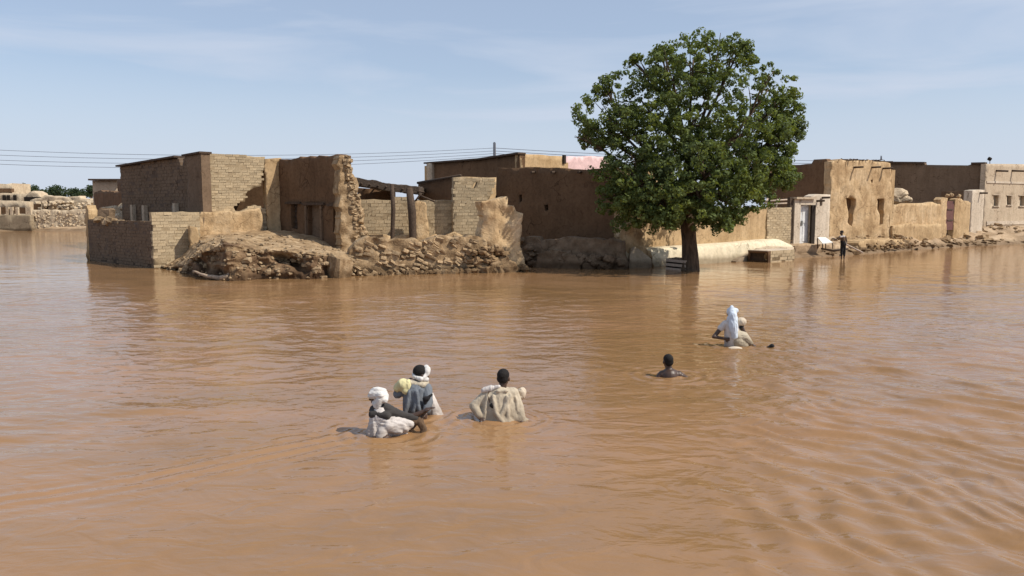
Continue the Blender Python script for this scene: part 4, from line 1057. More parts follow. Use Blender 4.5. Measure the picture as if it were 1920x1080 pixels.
for a, b2, c, d2, k in wins:
    w_ = qbox('window', a-.5, b2+.5, c-.5, d2+.5, -.3, .05, M['dark'] if k else M['shutter'], bf, pF2, RF)
    qbox('window_frame', a-1.2, b2+1.2, c-1.4, c-.2, .03, .08, M['beige_pale'], w_, pF2, RF)
    qbox('window_frame', a-1.2, b2+1.2, d2+.2, d2+1.6, .05, .12, M['beige_pale'], w_, pF2, RF)
    if not k: qbox('window_mullion', (a+b2)/2-.4, (a+b2)/2+.4, c, d2, -.22, .06, M['beige'], w_, pF2, RF)
for v0, v1 in ((343, 345.5), (415, 417.5)):
    qbox('moulding', 1849.5, 2058, v0, v1, .03, .06, M['beige_pale'], bf, pF2, RF)
for u in (1867, 1897, 1925, 1960):
    a, z = pF2.sz(u, 320); bar('water_spout', pF2.w(a, z, -.1), pF2.w(a+.5, z-.05, .75), .08, M['wood'], bf)
roof_quad(bf, pF, pF2, pF2.sz(1850, 307)[1], M['mud_shade'], 0.4)
back_walls(bf, pF, pF2, pF2.sz(1850, 307)[1]-.5, M['beige'])
slab('doorway_lintel', Plane((1765, 66.5), (1826, 65)), [(1765, 359), (1826, 357)], 0.3, M['mud_shade'], bf, th=0.3, res=0.6, jag=0, amp=0.02)
ln = bar('roof_lamp', pt(1854, 300, 66.3), pt(1857, 296, 66.3), .16, M['dark'], bf); bar('lamp_stalk', pt(1856, 308, 66.4), pt(1856, 299, 66.4), .03, M['wire'], bf)

# rubble strewn on the right bank
sp = []
n_ = 2600; us_ = np.array([rr.uniform(1555, 2000) for _ in range(n_)]); vs_ = np.interp(us_, [1555, 1600, 1700, 1800, 1920, 2000], [481, 478, 470, 463, 458, 455])
P_ = [G(u, v) for u, v in zip(us_, vs_)]; k_ = np.array([9.5*rr.random()**.9 for _ in range(n_)])
xs_ = np.array([p.x for p in P_]) - .2*k_; ys_ = np.array([p.y for p in P_]) + k_; zs_ = ground_h(xs_, ys_)
for x_, y_, z_ in zip(xs_, ys_, zs_):
    if mn.noise(Vector((x_*.35, y_*.35, 3))) + .35 < rr.random()*.8: continue
    s = rr.uniform(.10, .26)*(1 if rr.random() < .88 else 2.0); sp.append((Vector((x_, y_, z_+s*.1)), (s*1.7, s, s*.6)))
heap('bank_rubble', sp, M['rubble'], None, 17)
bpy.data.objects['bank_rubble']['label'] = 'broken clods and stones strewn along the bank before the far houses'
bpy.data.objects['bank_rubble']['category'] = 'rubble'
slab_o = slab('clay_ledge', Plane((1612, 48.4), (1712, 52.8)), [(1610, 455), (1625, 448), (1650, 450), (1672, 447), (1695, 452), (1712, 458)], 0.0, M['mud'], None, th=1.2, res=0.2, jag=0.1, amp=0.12)
tag(slab_o, 'undercut clay ledge on the bank below the eroded house', 'ledge')

# white sheet on trestle legs near the door
ws = thing('white_table', 'tilted white sheet on short legs beside the gateway', 'table', pt(1546, 458, 45.2))
A_, B_, C_, D_ = pt(1533, 445, 45.3), pt(1548, 445, 45.7), pt(1561, 454, 44.9), pt(1542, 455.5, 44.6)
sheet([D_, C_, B_, A_], .05, 8, 6, .0, .01).build('sheet_top', M['white_sheet'], ws)
for p in (A_, B_, C_, D_): q = p+Vector((0, 0, -.04)); bar('leg', q, Vector((q.x+.03, q.y, .45)), .03, M['wood'], ws)
pl_b = MB(); pl_b.tube([pt(1540, 466, 44.2), pt(1563, 470, 43.6), pt(1590, 466, 44.0)], [.05, .07, .05], 7)
tag(pl_b.build('fallen_pole', M['wood'], None, smooth=True), 'dark pole lying on the muddy step by the standing boy', 'pole')
for i_, (u0, v0, u1, v1) in enumerate(((1582, 456, 1618, 474),)):
    b = MB(); b.tube([pt(u0, v0, 46.0), pt(u1, v1, 45.4)], .05, 6)
    tag(b.build('plank', M['wood_pale'], None), 'long pale plank sloping down the bank behind the boy', 'plank')

# ------------------------------------------------------------------ crates and block by the water
def slat_crate():
    c0 = G(1286, 508.5); t = thing('slatted_crate', 'low wooden slatted crate with pale and dark slats at the trunk foot', 'crate', c0)
    A1, B1 = G(1249, 505), G(1303, 505.5); C1 = G(1286, 509)
    zt = .52
    for (a, b2) in ((A1, C1), (C1, B1)):
        d = b2-a; R = Matrix.Rotation(math.atan2(d.y, d.x), 3, 'Z'); n = Vector((d.y, -d.x, 0)).normalized()
        for k in range(3):
            b = MB(); b.box((a+b2)/2 + Vector((0, 0, .04+k*.19)) + n*.012, (d.length, .04, .12), R); b.build('slat', M['wood_pale'], t)
    for p in (A1, B1, C1, A1+B1-C1):
        b = MB(); b.box(p.lerp((A1+B1)/2, .06)+Vector((0, 0, .12)), (.09, .09, .74), None); b.build('corner_post', M['wood'], t)
    b = MB(); q = [x.lerp((A1+B1)/2, .04) for x in (C1, B1, A1+B1-C1, A1)]
    b.add([p+Vector((0, 0, .46)) for p in q]+[p+Vector((0, 0, .49)) for p in q], [(3,2,1,0),(4,5,6,7),(0,1,5,4),(1,2,6,5),(2,3,7,6),(3,0,4,7)]); b.build('lid', M['wood'], t)
    b = MB(); q = [x.lerp((A1+B1)/2, .1) for x in (C1, B1, A1+B1-C1, A1)]
    b.add([p+Vector((0, 0, -.2)) for p in q]+[p+Vector((0, 0, .44)) for p in q], [(3,2,1,0),(4,5,6,7),(0,1,5,4),(1,2,6,5),(2,3,7,6),(3,0,4,7)]); b.build('inner_box', M['dark'], t)
slat_crate()
def block():
    C = G(1441, 492.5); A1 = G(1403, 490.5); B1 = G(1490, 488.5)
    plA = Plane((1403, A1.y), (1441, C.y)); plB = Plane((1441.2, C.y), (1490, B1.y))
    t = thing('masonry_trough', 'square masonry trough in the shallows with dark recessed side and rough lit side', 'trough', C)
    slab('shaded_side', plA, [(1403, 470), (1441, 471)], -0.5, M['mud_shade'], t, th=.25, res=.2, jag=.01, amp=.015, holes=[[(1406, 474), (1438, 475), (1438, 489.5), (1406, 488)]])
    a0, z0 = plA.sz(1405, 489); a1, z1 = plA.sz(1439, 473.5); b = MB(); b.box(plA.w((a0+a1)/2, (z0+z1)/2, -.16), (a1-a0, .05, z1-z0), Matrix.Rotation(math.atan2(plA.e.y, plA.e.x), 3, 'Z')); b.build('side_panel', M['wood'], t)
    brick_wall(t, plB, [(1441.4, 471), (1465, 469), (1489.5, 469.5)], -0.4, th=.25, bw=.36, bh=.17, seed=51)
    zt = plA.sz(1441, 471)[1]
    Ca, Aa, Ba = plB.w(0, 0), plA.w(0, 0), plB.w(plB.L, 0); D = Aa+Ba-Ca; c = (Aa+Ba)/2
    b = MB(); q = [c+(p-c)*.97 for p in (Ca, Ba, D, Aa)]
    b.add([p+Vector((0, 0, zt-.10)) for p in q]+[p+Vector((0, 0, zt+.02)) for p in q], [(3,2,1,0),(4,5,6,7),(0,1,5,4),(1,2,6,5),(2,3,7,6),(3,0,4,7)]); b.build('top_slab', M['beige_pale'], t)
block()

# ================================================================== FAR LEFT BANK
fw = thing('field_wall', 'long pale rubble-stone wall on the far bank at the left', 'wall', pt(105, 432, 95))
pFW = Plane((54, 94.5), (178, 95))
slab('stone_face', pFW, [(54, 397), (60, 394), (75, 393), (100, 394), (130, 394), (150, 393), (178, 390)], -0.3, M['far'], fw, th=.8, res=.35, jag=.1, amp=.14, freq=1.6)
sp = []
for k in range(330):
    a = rr.uniform(.2, pFW.L-.2); z = rr.uniform(-.05, 2.2); s = rr.uniform(.14, .34); sp.append((pFW.w(a, z, -.07), (s*1.6, s*.6, s*.8)))
heap('face_stones', sp, M['far'], fw, 19)
fh = thing('grey_compound', 'low grey-brown compound with a row of pale posts on the far bank', 'building', pt(25, 430, 94))
pFH = Plane((-60, 94), (57, 93.5))
slab('lower_wall', pFH, [(-60, 403), (58, 403)], -0.3, M['far_grey'], fh, th=.5, res=.8, jag=.03, amp=.04)
slab('upper_wall', Plane((-60, 95.5), (57, 95)), [(-60, 374), (0, 376), (30, 377), (57, 378)], 0, M['far'], fh, th=.5, res=.8, jag=.05, amp=.06, holes=[[(-50, 389), (48, 389), (48, 401), (-50, 401)]])
for u in (-40, -22, -5, 12, 20, 30, 49, 54):
    a, z0 = pFH.sz(u, 403); a, z1 = pFH.sz(u, 388); b = MB(); b.box(pFH.w(a, (z0+z1)/2, -.2), (.3, .3, z1-z0), None); b.build('post', M['far'], fh)
b = MB(); b.box(pt(0, 395, 97.5), (10, .2, 1.6)); b.build('shade_backing', M['mud_shade'], fh)
fu = thing('stepped_house', 'pale stepped house at the picture edge above the grey compound', 'house', pt(0, 380, 104))
slab('front_wall', Plane((-80, 104), (22, 104)), [(-80, 345), (0, 345), (12, 345), (22, 344)], 0, M['far'], fu, th=4, res=.9, jag=.05, amp=.05)
slab('lower_wall', Plane((-80, 102), (64, 102)), [(-80, 360), (20, 362), (40, 364), (60, 362), (70, 365)], 0, M['far'], fu, th=1, res=.9, jag=.1, amp=.1)
b = MB(); b.box(pt(-30, 357, 103.6), (7.4, .6, .5)); b.build('shadow_band_strip', M['mud_shade'], fu)  # dark strip painted in as a shadow band on the wall
for u in (8, 16, 28):
    b = MB(); b.box(pt(u, 371, 101.9), (.35, .2, .7)); b.build('window', M['dark'], fu)
fr = thing('collapsed_arch_house', 'collapsed far house with a dark rounded opening above the field wall', 'ruin', pt(85, 393, 99))
slab('ruin_wall', Plane((56, 98), (176, 98)), [(56, 376), (66, 372), (76, 370), (86, 366), (104, 367), (118, 370), (128, 369), (150, 368), (152, 372), (172, 372), (178, 376)], 0, M['far'], fr, th=1.2, res=.45, jag=.14, amp=.2,
     holes=[[(66, 390), (72, 383), (80, 378.5), (88, 379), (93, 385), (96, 391), (86, 392.5), (70, 392)], [(108, 392.5), (113, 382), (117, 381), (116, 390)]])
b = MB(); b.box(pt(92, 386, 99.8), (6, .2, 2.2)); b.build('shade_backing', M['dark'], fr)  # dark sheet gives the arch opening its shade
heap('ruin_rubble', [(pt(rr.uniform(60, 176), rr.uniform(378, 392), rr.uniform(96.5, 98)), (rr.uniform(.3, .8), rr.uniform(.3, .6), rr.uniform(.2, .4))) for _ in range(60)] , M['far'], fr, 23)
slab('gable', Plane((46, 101), (74, 101)), [(46, 372), (56, 360), (62, 358), (72, 362), (76, 372)], 0, M['far'], fr, th=2, res=.5, jag=.1, amp=.1)

# house behind the tall one, half in shade
hb = thing('rear_house', 'small flat-roofed house behind the tall house with a shaded lower ruin', 'house', pt(200, 400, 60))
slab('upper_wall', Plane((173, 62), (219, 62)), [(173, 339), (200, 338.5), (219, 338)], 0.2, M['beige'], hb, th=.4, res=.5, jag=.01, amp=.02)
slab('upper_flank', Plane((219.5, 62), (232, 58)), [(219.5, 338), (232, 336)], 0.2, M['mud_shade'], hb, th=.4, res=.5, jag=.01, amp=.02)
b = MB(); b.box((pt(173, 338, 62)+pt(228, 336, 62))/2, (2.5, .8, .12)); b.build('coping', M['wood'], hb)
slab('shaded_ruin', Plane((176, 58.5), (232, 52)), [(176, 362), (185, 357), (195, 360), (206, 358), (215, 361), (232, 358)], 0.2, M['mud_shade'], hb, th=.5, res=.3, jag=.06, amp=.05)

# ================================================================== UTILITY POLE AND WIRES
up_ = thing('utility_pole', 'dark wooden utility pole rising behind the flat-roofed house', 'pole', Vector((pt(927, 300, 62).x, 62, 0)))
tp = pt(927, 268, 62); bar('pole', Vector((tp.x, 62, .5)), tp, .13, M['wood'], up_, 9, .10)
b = MB(); b.box(tp+Vector((0, -.12, -.5)), (.14, .10, 1.1)); b.build('insulator_rack', M['wire'], up_)
for k, (vl, vm, vr) in enumerate(((281, 290.5, 277.5), (290.5, 297, 283), (300, 304, 288), (307.5, 311, 292))):
    # three measured points: left picture edge, mid span, pole
    pa, pb, pc = pt(-10, vl, 57), pt(600, vm, 60.5), pt(927, vr, 62)
    xa, xb, xc = pa.x, pb.x, pc.x
    q = np.polyfit([xa, xb, xc], [pa.z, pb.z, pc.z], 2); qy = np.polyfit([xa, xc], [57, 62], 1)
    P = [Vector((x, np.polyval(qy, x), np.polyval(q, x))) for x in np.linspace(xa-14, xc, 60)]
    m = MB(); m.tube(P, .016, 5)
    P2_ = [Vector((x, 62+(x-xc)*.1, pc.z - .055*(x-xc) + .0009*(x-xc)**2)) for x in np.linspace(xc, xc+30, 30)]
    m.tube(P2_, .022, 5)
    w_ = m.build('power_line', M['wire'], None)
    tag(w_, ['topmost power line of four stretched across the sky', 'second power line from the top of the four', 'third power line from the top of the four', 'lowest power line of four stretched across the sky'][k], 'power line', 'power lines running to the utility pole')

# ================================================================== THE TREE
def big_tree():
    base = G(1293, 508); by = base.y
    t = thing('broadleaf_tree', 'big round-crowned green tree standing in the flood in front of the yard wall', 'tree', base)
    lobes = [(1345, 118, 62, 0), (1300, 112, 48, .8), (1262, 150, 66, 0), (1200, 185, 64, .3), (1140, 222, 60, -.2), (1092, 258, 18, 0),
             (1440, 168, 42, 0), (1384, 95, 24, 0), (1452, 225, 48, .3), (1468, 190, 30, 0), (1300, 220, 105, 0), (1395, 280, 95, -.4), (1225, 275, 88, 0), (1325, 330, 92, -1.0),
             (1185, 335, 62, -.6), (1235, 372, 56, -.8), (1172, 380, 42, -.4), (1205, 405, 26, -.8), (1255, 408, 24, -1.2), (1152, 375, 34, -.5), (1085, 225, 12, 0), (1135, 165, 16, 0), (1192, 120, 12, 0), (1240, 95, 10, 0), (1375, 412, 18, -.8), (1492, 240, 16, 0), (1478, 330, 20, 0), (1410, 368, 30, -.6), (1120, 255, 34, .5), (1146, 335, 34, -.3), (1350, 412, 18, -1.2), (1345, 378, 42, -1.2), (1436, 312, 48, .2), (1280, 330, 90, 1.5), (1400, 345, 40, 0), (1455, 270, 40, 0), (1320, 405, 16, -1)]
    m = MB()
    fork = pt(1290, 402, by)
    tr = [base+Vector((0, 0, -1.0)), base+Vector((.02, 0, 0)), pt(1294, 480, by), pt(1292, 450, by), pt(1290, 425, by), fork]
    m.tube(tr, [.50, .42, .36, .32, .33, .36], 16)
    r = random.Random(3)
    def limb(a, b, r0, r1, bend=.25, n=7):
        P = []; R = []; d = (b-a); mid = a.lerp(b, .5)+Vector((r.uniform(-bend, bend), r.uniform(-bend, bend), abs(bend)*.6))*d.length*.25
        for i in range(n+1):
            s = i/n; P.append(a*(1-s)**2 + mid*2*s*(1-s) + b*s*s); R.append(r0+(r1-r0)*s)
        m.tube(P, R, 8); return P
    ends = []
    for (u, v, rp, dy) in lobes:
        c = pt(u, v, by+dy*1.6); rad = rp/1500*by; ends.append((c, rad))
    # primary limbs out of the fork
    prim = [limb(fork-Vector((0, 0, .15)), pt(u, v, by+dy), .24, .12, .3) for (u, v, dy) in ((1245, 330, .4), (1290, 290, .8), (1335, 300, -.6), (1300, 340, -1.5), (1350, 340, .8), (1225, 370, -.6))]
    for (c, rad) in ends:
        P = min(prim, key=lambda P: (P[-1]-c).length); q = limb(P[-1] if (P[-1]-c).length > 1 else P[4], c, .09, .03, .5)
        for _ in range(6):
            d = Vector((r.gauss(0, 1), r.gauss(0, 1), r.gauss(0, 1)+.2)).normalized(); limb(q[r.choice((4, 5, 6))], c+d*rad*.85, .04, .012, .3, 5)
    trunk = m.build('trunk', M['bark'], t, smooth=True)
    # foliage: clumps of small leaves through every lobe
    rs = np.random.RandomState(5); centres = []
    for (c, rad) in ends:
        k = int(100*(rad/1.5)**1.9)+14
        d = rs.normal(size=(k, 3)); d /= np.linalg.norm(d, axis=1)[:, None]
        rr_ = rad*np.where(rs.rand(k) < .22, rs.uniform(1.0, 1.17, k), rs.uniform(0.12, 1, k)**0.42)
        cc = np.array(c)[None] + d*rr_[:, None]*np.array([1, 1.15, 1])[None]
        centres.append(cc)
    C = np.concatenate(centres); 
    # lift the skirt: nothing below the crown's underside
    zmin = pt(1290, 440, by).z
    C = C[C[:, 2] > zmin-.1+0.25*rs.rand(len(C))]
    keep = np.array([mn.noise(Vector(c)*.75+Vector((4, 0, 0))) + .6*mn.noise(Vector(c)*1.9) > (-.27 if c[2] > 6.6 or c[0] < 5.0 else -.6) for c in C])
    C = C[keep]
    n = len(C); K = 36
    cr = rs.uniform(.15, .29, n)
    d = rs.normal(size=(n, K, 3)); d /= np.linalg.norm(d, axis=2)[..., None]
    P = C[:, None] + d*(cr[:, None]*rs.uniform(.35, 1, (n, K))**.6)[..., None]*np.array([1, 1, .8])
    P = P.reshape(-1, 3); D = (d+rs.normal(size=d.shape)*.45).reshape(-1, 3); D[:, 2] += .25
    D /= np.linalg.norm(D, axis=1)[:, None]
    side = np.cross(D, rs.normal(size=D.shape)); side /= np.linalg.norm(side, axis=1)[:, None]
    fw_ = np.cross(side, D)
    s = rs.uniform(.060, .105, len(P))[:, None]
    v0 = P - fw_*s*.9; v1 = P + side*s*.5 + D*s*.12; v2 = P + fw_*s*1.0; v3 = P - side*s*.5 + D*s*.12
    V = np.stack([v0, v1, v2, v3], 1).reshape(-1, 3).astype(np.float32)
    N = len(P); me = bpy.data.meshes.new('crown'); me.vertices.add(N*4); me.vertices.foreach_set('co', V.ravel())
    me.loops.add(N*4); me.loops.foreach_set('vertex_index', np.arange(N*4, dtype=np.int32)); me.polygons.add(N)
    me.polygons.foreach_set('loop_start', np.arange(N, dtype=np.int32)*4); me.update(calc_edges=True)
    print('leaves', N, 'clumps', n)
    link('crown', me, M['leaf'], t)
big_tree()

# distant trees behind the far bank
def small_tree(u, v, w, h, y, label, seed, flat=1.0):
    c = pt(u, v, y); W, H = w/1500*y, h/1500*y
    t = thing('distant_tree', label, 'tree', Vector((c.x, y, .8)), 'trees beyond the far bank')
    r = random.Random(seed); m = MB()
    m.tube([Vector((c.x, y, .3)), Vector((c.x+.1, y, c.z-H*.2)), c+Vector((0, 0, H*.1))], [.25, .18, .08], 7)
    for k in range(5): m.tube([Vector((c.x, y, c.z-H*.5)), c+Vector((r.uniform(-W, W)*.4, r.uniform(-W, W)*.3, r.uniform(0, H)*.4))], [.12, .04], 5)
    m.build('trunk', M['bark'], t)
    b = MB()
    for k in range(int(26*max(1, W*H*.25))):
        while True:
            d = Vector((r.uniform(-1, 1), r.uniform(-1, 1), r.uniform(-1, 1)))
            if d.length < 1 : break
        q = c+Vector((d.x*W*.5, d.y*W*.4, d.z*H*.5))
        for i in range(26):
            e = Vector((r.gauss(0, 1), r.gauss(0, 1), r.gauss(0, 1))).normalized()*r.uniform(.15, .6)+q
            a = Vector((r.gauss(0, 1), r.gauss(0, 1), r.gauss(0, 1))).normalized()*.17; s_ = a.cross(Vector((r.gauss(0, 1), r.gauss(0, 1), 1))).normalized()*.12
            b.add([e-a, e+s_, e+a, e-s_], [(0, 1, 2, 3)])
    b.build('crown', M['leaf_far'], t)
small_tree(45, 356, 20, 17, 135, 'small dark tree at the far bank right of the stepped house', 1)
small_tree(62, 357, 17, 11, 137, 'low narrow tree beside the small dark one on the far bank', 2)
small_tree(107, 360, 38, 24, 125, 'widest bushy green tree behind the collapsed arch house', 3)
small_tree(140, 362, 16, 13, 140, 'little round tree between the wide bush and the rear house', 4)
small_tree(155, 364, 24, 14, 142, 'low spreading tree just left of the rear house roof', 5)
small_tree(170, 357, 16, 22, 138, 'tall tree half hidden by the rear house', 6)
small_tree(80, 362, 10, 8, 138, 'tiny shrub-like tree left of the widest bushy tree', 7)

# ================================================================== PEOPLE
def cap(a, ra, b, rb): return ('c', Vector(a), ra, Vector(b), rb)
def ell(c, r, rot=(0, 0, 0)): return ('e', Vector(c), Vector(r), rot)
def blob(name, prims, mat, parent, at, voxel=.011, smooth=4, fold=0.0, fsize=.07, stretch=None):
    """One continuous surface grown over tapered limbs and rounded masses."""
    bm = bmesh.new()
    for p in prims:
        t = bmesh.new()
        if p[0] == 'c':
            _, a, ra, b, rb = p
            for c, r in ((a, ra), (b, rb)):
                bmesh.ops.create_uvsphere(t, u_segments=14, v_segments=9, radius=r, matrix=Matrix.Translation(c))
            res = bmesh.ops.convex_hull(t, input=t.verts)
            kill = [g for g in set(res['geom_interior']+res['geom_unused']) if isinstance(g, bmesh.types.BMVert)]
            bmesh.ops.delete(t, geom=kill, context='VERTS')
        else:
            _, c, r, rot = p
            Mx = Matrix.Translation(c) @ Matrix.Rotation(rot[2], 4, 'Z') @ Matrix.Rotation(rot[1], 4, 'Y') @ Matrix.Rotation(rot[0], 4, 'X') @ Matrix.Diagonal((r.x, r.y, r.z, 1))
            bmesh.ops.create_uvsphere(t, u_segments=18, v_segments=12, radius=1, matrix=Mx)
        tmp = bpy.data.meshes.new('tmp'); t.to_mesh(tmp); t.free(); bm.from_mesh(tmp); bpy.data.meshes.remove(tmp)
    me = bpy.data.meshes.new(name); bm.to_mesh(me); bm.free()
    o = link(name, me, mat, parent, at)
    if fold: voxel = min(voxel, .0115); smooth = max(smooth, 4)
    md = o.modifiers.new('remesh', 'REMESH'); md.mode = 'VOXEL'; md.voxel_size = voxel; md.use_smooth_shade = True
    if smooth:
        sm = o.modifiers.new('smooth', 'SMOOTH'); sm.factor = .5; sm.iterations = smooth
    dg = bpy.context.evaluated_depsgraph_get(); ev = o.evaluated_get(dg)
    m2 = bpy.data.meshes.new_from_object(ev, depsgraph=dg); o.modifiers.clear(); old = o.data; o.data = m2; m2.name = name; bpy.data.meshes.remove(old)
    if not m2.materials: m2.materials.append(mat)
    if fold:
        st = stretch or (1, 1, .45); sd = rnd.uniform(0, 50)
        for v in m2.vertices:
            q = Vector((v.co.x*st[0], v.co.y*st[1], v.co.z*st[2]))/fsize + Vector((sd, 0, 0))
            w_ = Vector((mn.noise(q*.5), mn.noise(q*.5+Vector((7, 0, 0))), 0))*1.2
            d = (1-2.4*abs(mn.noise(q+w_))) + .5*(1-2.4*abs(mn.noise((q+w_)*2.1))); v.co += v.normal*fold*d*.75
    m2.polygons.foreach_set('use_smooth', [True]*len(m2.polygons)); m2.update()
    return o
def head(c, yaw, pitch=0.0, s=1.0):
    """Skull, jaw, nose, brow and ears round c, facing yaw (0 = towards +x, pi/2 = away from the camera)."""
    R = Matrix.Rotation(yaw, 3, 'Z') @ Matrix.Rotation(pitch, 3, 'Y'); c = Vector(c)
    f = lambda x, y, z: c + R @ (Vector((x, y, z))*s)
    P = [ell(f(-.005, 0, .025), (.098*s, .078*s, .095*s), (0, pitch, yaw)), ell(f(.035, 0, -.05), (.06*s, .055*s, .065*s), (0, pitch, yaw)),
         cap(f(.088, 0, .01), .010*s, f(.112, 0, -.022), .014*s), cap(f(.085, -.028, .028), .012*s, f(.085, .028, .028), .012*s),
         cap(f(.088, -.018, -.056), .010*s, f(.088, .018, -.056), .010*s),
         ell(f(-.005, .078, -.012), (.021*s, .016*s, .033*s), (0, 0, yaw)), ell(f(-.005, -.078, -.012), (.021*s, .016*s, .033*s), (0, 0, yaw))]
    return P, f
M['eye'] = plain('eye_white', (0.55, 0.52, 0.48), 0.3, var=.02)
def eyes(f, root, at):
    for s in (-1, 1):
        m = bmesh.new(); bmesh.ops.create_uvsphere(m, u_segments=8, v_segments=6, radius=.011, matrix=Matrix.Translation(f(.088, .03*s, .008)))
        me = bpy.data.meshes.new('eye'); m.to_mesh(me); m.free(); link('eye', me, M['eye'], root, at)
def hand(wrist, dirv, palm_n, s=1.0, curl=.5):
    d = Vector(dirv).normalized(); n = Vector(palm_n).normalized(); n = (n - d*n.dot(d)).normalized(); sd = d.cross(n); w = Vector(wrist)
    P = [cap(w, .026*s, w+d*.05*s, .030*s), ell(w+d*.055*s, (.035*s, .035*s, .022*s))]
    for k, L in enumerate((.068, .078, .072, .056)):
        b = w + d*.085*s + sd*(-.030+.020*k)*s; k1 = b+(d*(1-curl*.4)+n*curl*.6).normalized()*L*.5*s; k2 = k1+(d*(1-curl)+n*curl).normalized()*L*.5*s
        P += [cap(b-d*.02*s, .0105*s, k1, .0095*s), cap(k1, .0095*s, k2, .008*s)]
    t0 = w+d*.025*s-sd*.028*s; t1 = t0+(d*.6-sd*.7).normalized()*.04*s; P += [cap(t0, .014*s, t1, .011*s), cap(t1, .011*s, t1+(d*.9-sd*.2+n*.3).normalized()*.032*s, .009*s)]
    return P
def person(u, v, label, group='men wading through the flood', dy=.14):
    p = G(u, v); p.z = 0; p.y += dy
    t = thing('person', label, 'person', p, group); return t, p
def legs(bed=-1.15, w=.1, zc=-.25):
    return [cap((-w, 0, zc), .085, (-w-.01, .03, bed*.55), .06), cap((-w-.01, .03, bed*.55), .06, (-w, 0, bed+.06), .042), cap((w, 0, zc), .085, (w+.01, .03, bed*.55), .06), cap((w+.01, .03, bed*.55), .06, (w, 0, bed+.06), .042),
            cap((-w, 0, bed+.05), .042, (-w, .13, bed+.03), .03), cap((w, 0, bed+.05), .042, (w, .13, bed+.03), .03)]

def wraps(c, rx, ry, z0, z1, n, r, tilt, yaw=0.0):
    P = []; c = Vector(c)
    for k in range(n):
        t = tilt*(1 if k % 2 else -.6); Rm = Matrix.Rotation(yaw+k*.9, 3, 'Z') @ Matrix.Rotation(t, 3, 'X'); z = z0+(z1-z0)*k/max(1, n-1)
        sc = 1-.25*(k/max(1, n-1))**2; ring = [c + Vector((0, 0, z)) + Rm @ Vector((math.cos(a)*rx*sc, math.sin(a)*ry*sc, 0)) for a in [i*math.pi/6 for i in range(13)]]
        P += [cap(ring[i], r, ring[i+1], r) for i in range(12)]
    return P
# man 3: bare-headed, beige tunic, seen from behind, hands to the water
t3, p3 = person(933, 790, 'bare-headed man in a beige tunic seen from behind, waist-deep, arms at his sides')
hp, hf = head((.075, .02, .545), math.radians(75), .05)
body = hp + [cap((.07, .0, .48), .052, (.06, 0, .38), .06), cap((-.10, 0, .33), .065, (.20, 0, .335), .065), cap((.04, 0, .30), .13, (.04, 0, .0), .12), cap((.04, 0, .0), .12, (.04, 0, -.25), .13)]
arms = [cap((-.13, 0, .33), .05, (-.31, -.04, .17), .042), cap((-.31, -.04, .17), .042, (-.22, -.14, .05), .030), cap((.21, 0, .33), .05, (.28, -.04, .14), .042), cap((.28, -.04, .14), .04, (.31, -.12, .02), .030)]
body += arms + hand((-.22, -.14, .05), (.45, -.3, -.35), (0, .3, -1)) + hand((.31, -.12, .02), (.1, -.5, -.5), (0, -.2, -1)) + legs()
blob('body', body, M['skin'], t3, p3, .011); eyes(hf, t3, p3)
blob('hair', [ell(hf(-.014, 0, .042), (.101, .0805, .084), (0, 0, math.radians(75))), ell(hf(-.045, 0, -.01), (.06, .075, .06), (0, 0, math.radians(75)))], M['hair'], t3, p3, .01, 2, .003, .012)
blob('tunic', [cap((-.11, 0, .335), .08, (.20, 0, .34), .08), cap((.06, .01, .38), .075, (.04, 0, .25), .13), cap((.03, 0, .30), .145, (.03, -.01, .08), .15), cap((.03, -.01, .08), .15, (.03, -.02, -.3), .19),
               cap((-.13, 0, .335), .068, (-.31, -.04, .18), .062), cap((-.31, -.04, .18), .064, (-.235, -.13, .07), .05), cap((.21, 0, .335), .07, (.285, -.04, .15), .062), cap((.285, -.04, .15), .06, (.315, -.11, .04), .052),
               ell((.02, -.05, .0), (.27, .18, .07)), cap((.25, -.1, .03), .06, (.37, -.1, -.03), .06), cap((-.05, -.1, .1), .06, (.12, -.17, .0), .07),
               cap((.03, 0, .30), .15, (-.02, -.01, .0), .20), cap((.12, -.02, .3), .10, (.2, -.04, .0), .12), cap((-.1, -.02, .3), .09, (-.14, -.05, .0), .11),
               cap((.17, -.13, .34), .022, (.02, -.215, .03), .03), cap((.12, -.14, .33), .02, (.14, -.20, .0), .03), cap((-.06, -.13, .34), .02, (-.02, -.21, .12), .024), cap((-.02, -.21, .12), .024, (.08, -.235, .0), .03),
               cap((-.13, -.09, .33), .02, (-.17, -.15, .05), .03), cap((.0, -.12, .40), .022, (.12, -.11, .40), .022), cap((.24, -.09, .3), .016, (.27, -.11, .08), .02), cap((-.2, -.06, .29), .016, (-.3, -.09, .14), .018)], M['c_beige'], t3, p3, .012, 4, .0065, .05, (1.5, 1.5, .32))
blob('rolled_cloth', [cap((-.19, -.04, .39), .032, (-.09, -.05, .42), .04), cap((-.09, -.05, .42), .03, (.02, -.07, .45), .02)], M['c_white'], t3, p3, .01, 2, .008, .04)
bg = thing('back_shade_patch', 'black patch standing in for shade on the back of the man in the beige tunic', 'bag', p3+Vector((-.03, -.17, .2)))
blob('dark_body', [ell((-.05, -.155, .21), (.06, .025, .035), (0, .25, 0)), ell((-.03, -.165, .16), (.03, .022, .045))], M['c_black'], bg, p3, .01, 2, .005, .03)  # solid black form painted in for shading on the tunic's back
b = MB(); b.tube([p3+Vector(q) for q in ((-.10, -.14, .25), (-.13, -.10, .34), (-.10, -.05, .425), (-.06, .05, .42))], .007, 6); b.build('patch_strap', M['c_brown'], bg)  # strap added to carry the dark patch
bb = thing('cloth_bundle', 'pale cloth bundle held in front of the man in the beige tunic', 'bundle', p3+Vector((.30, .12, .3)))
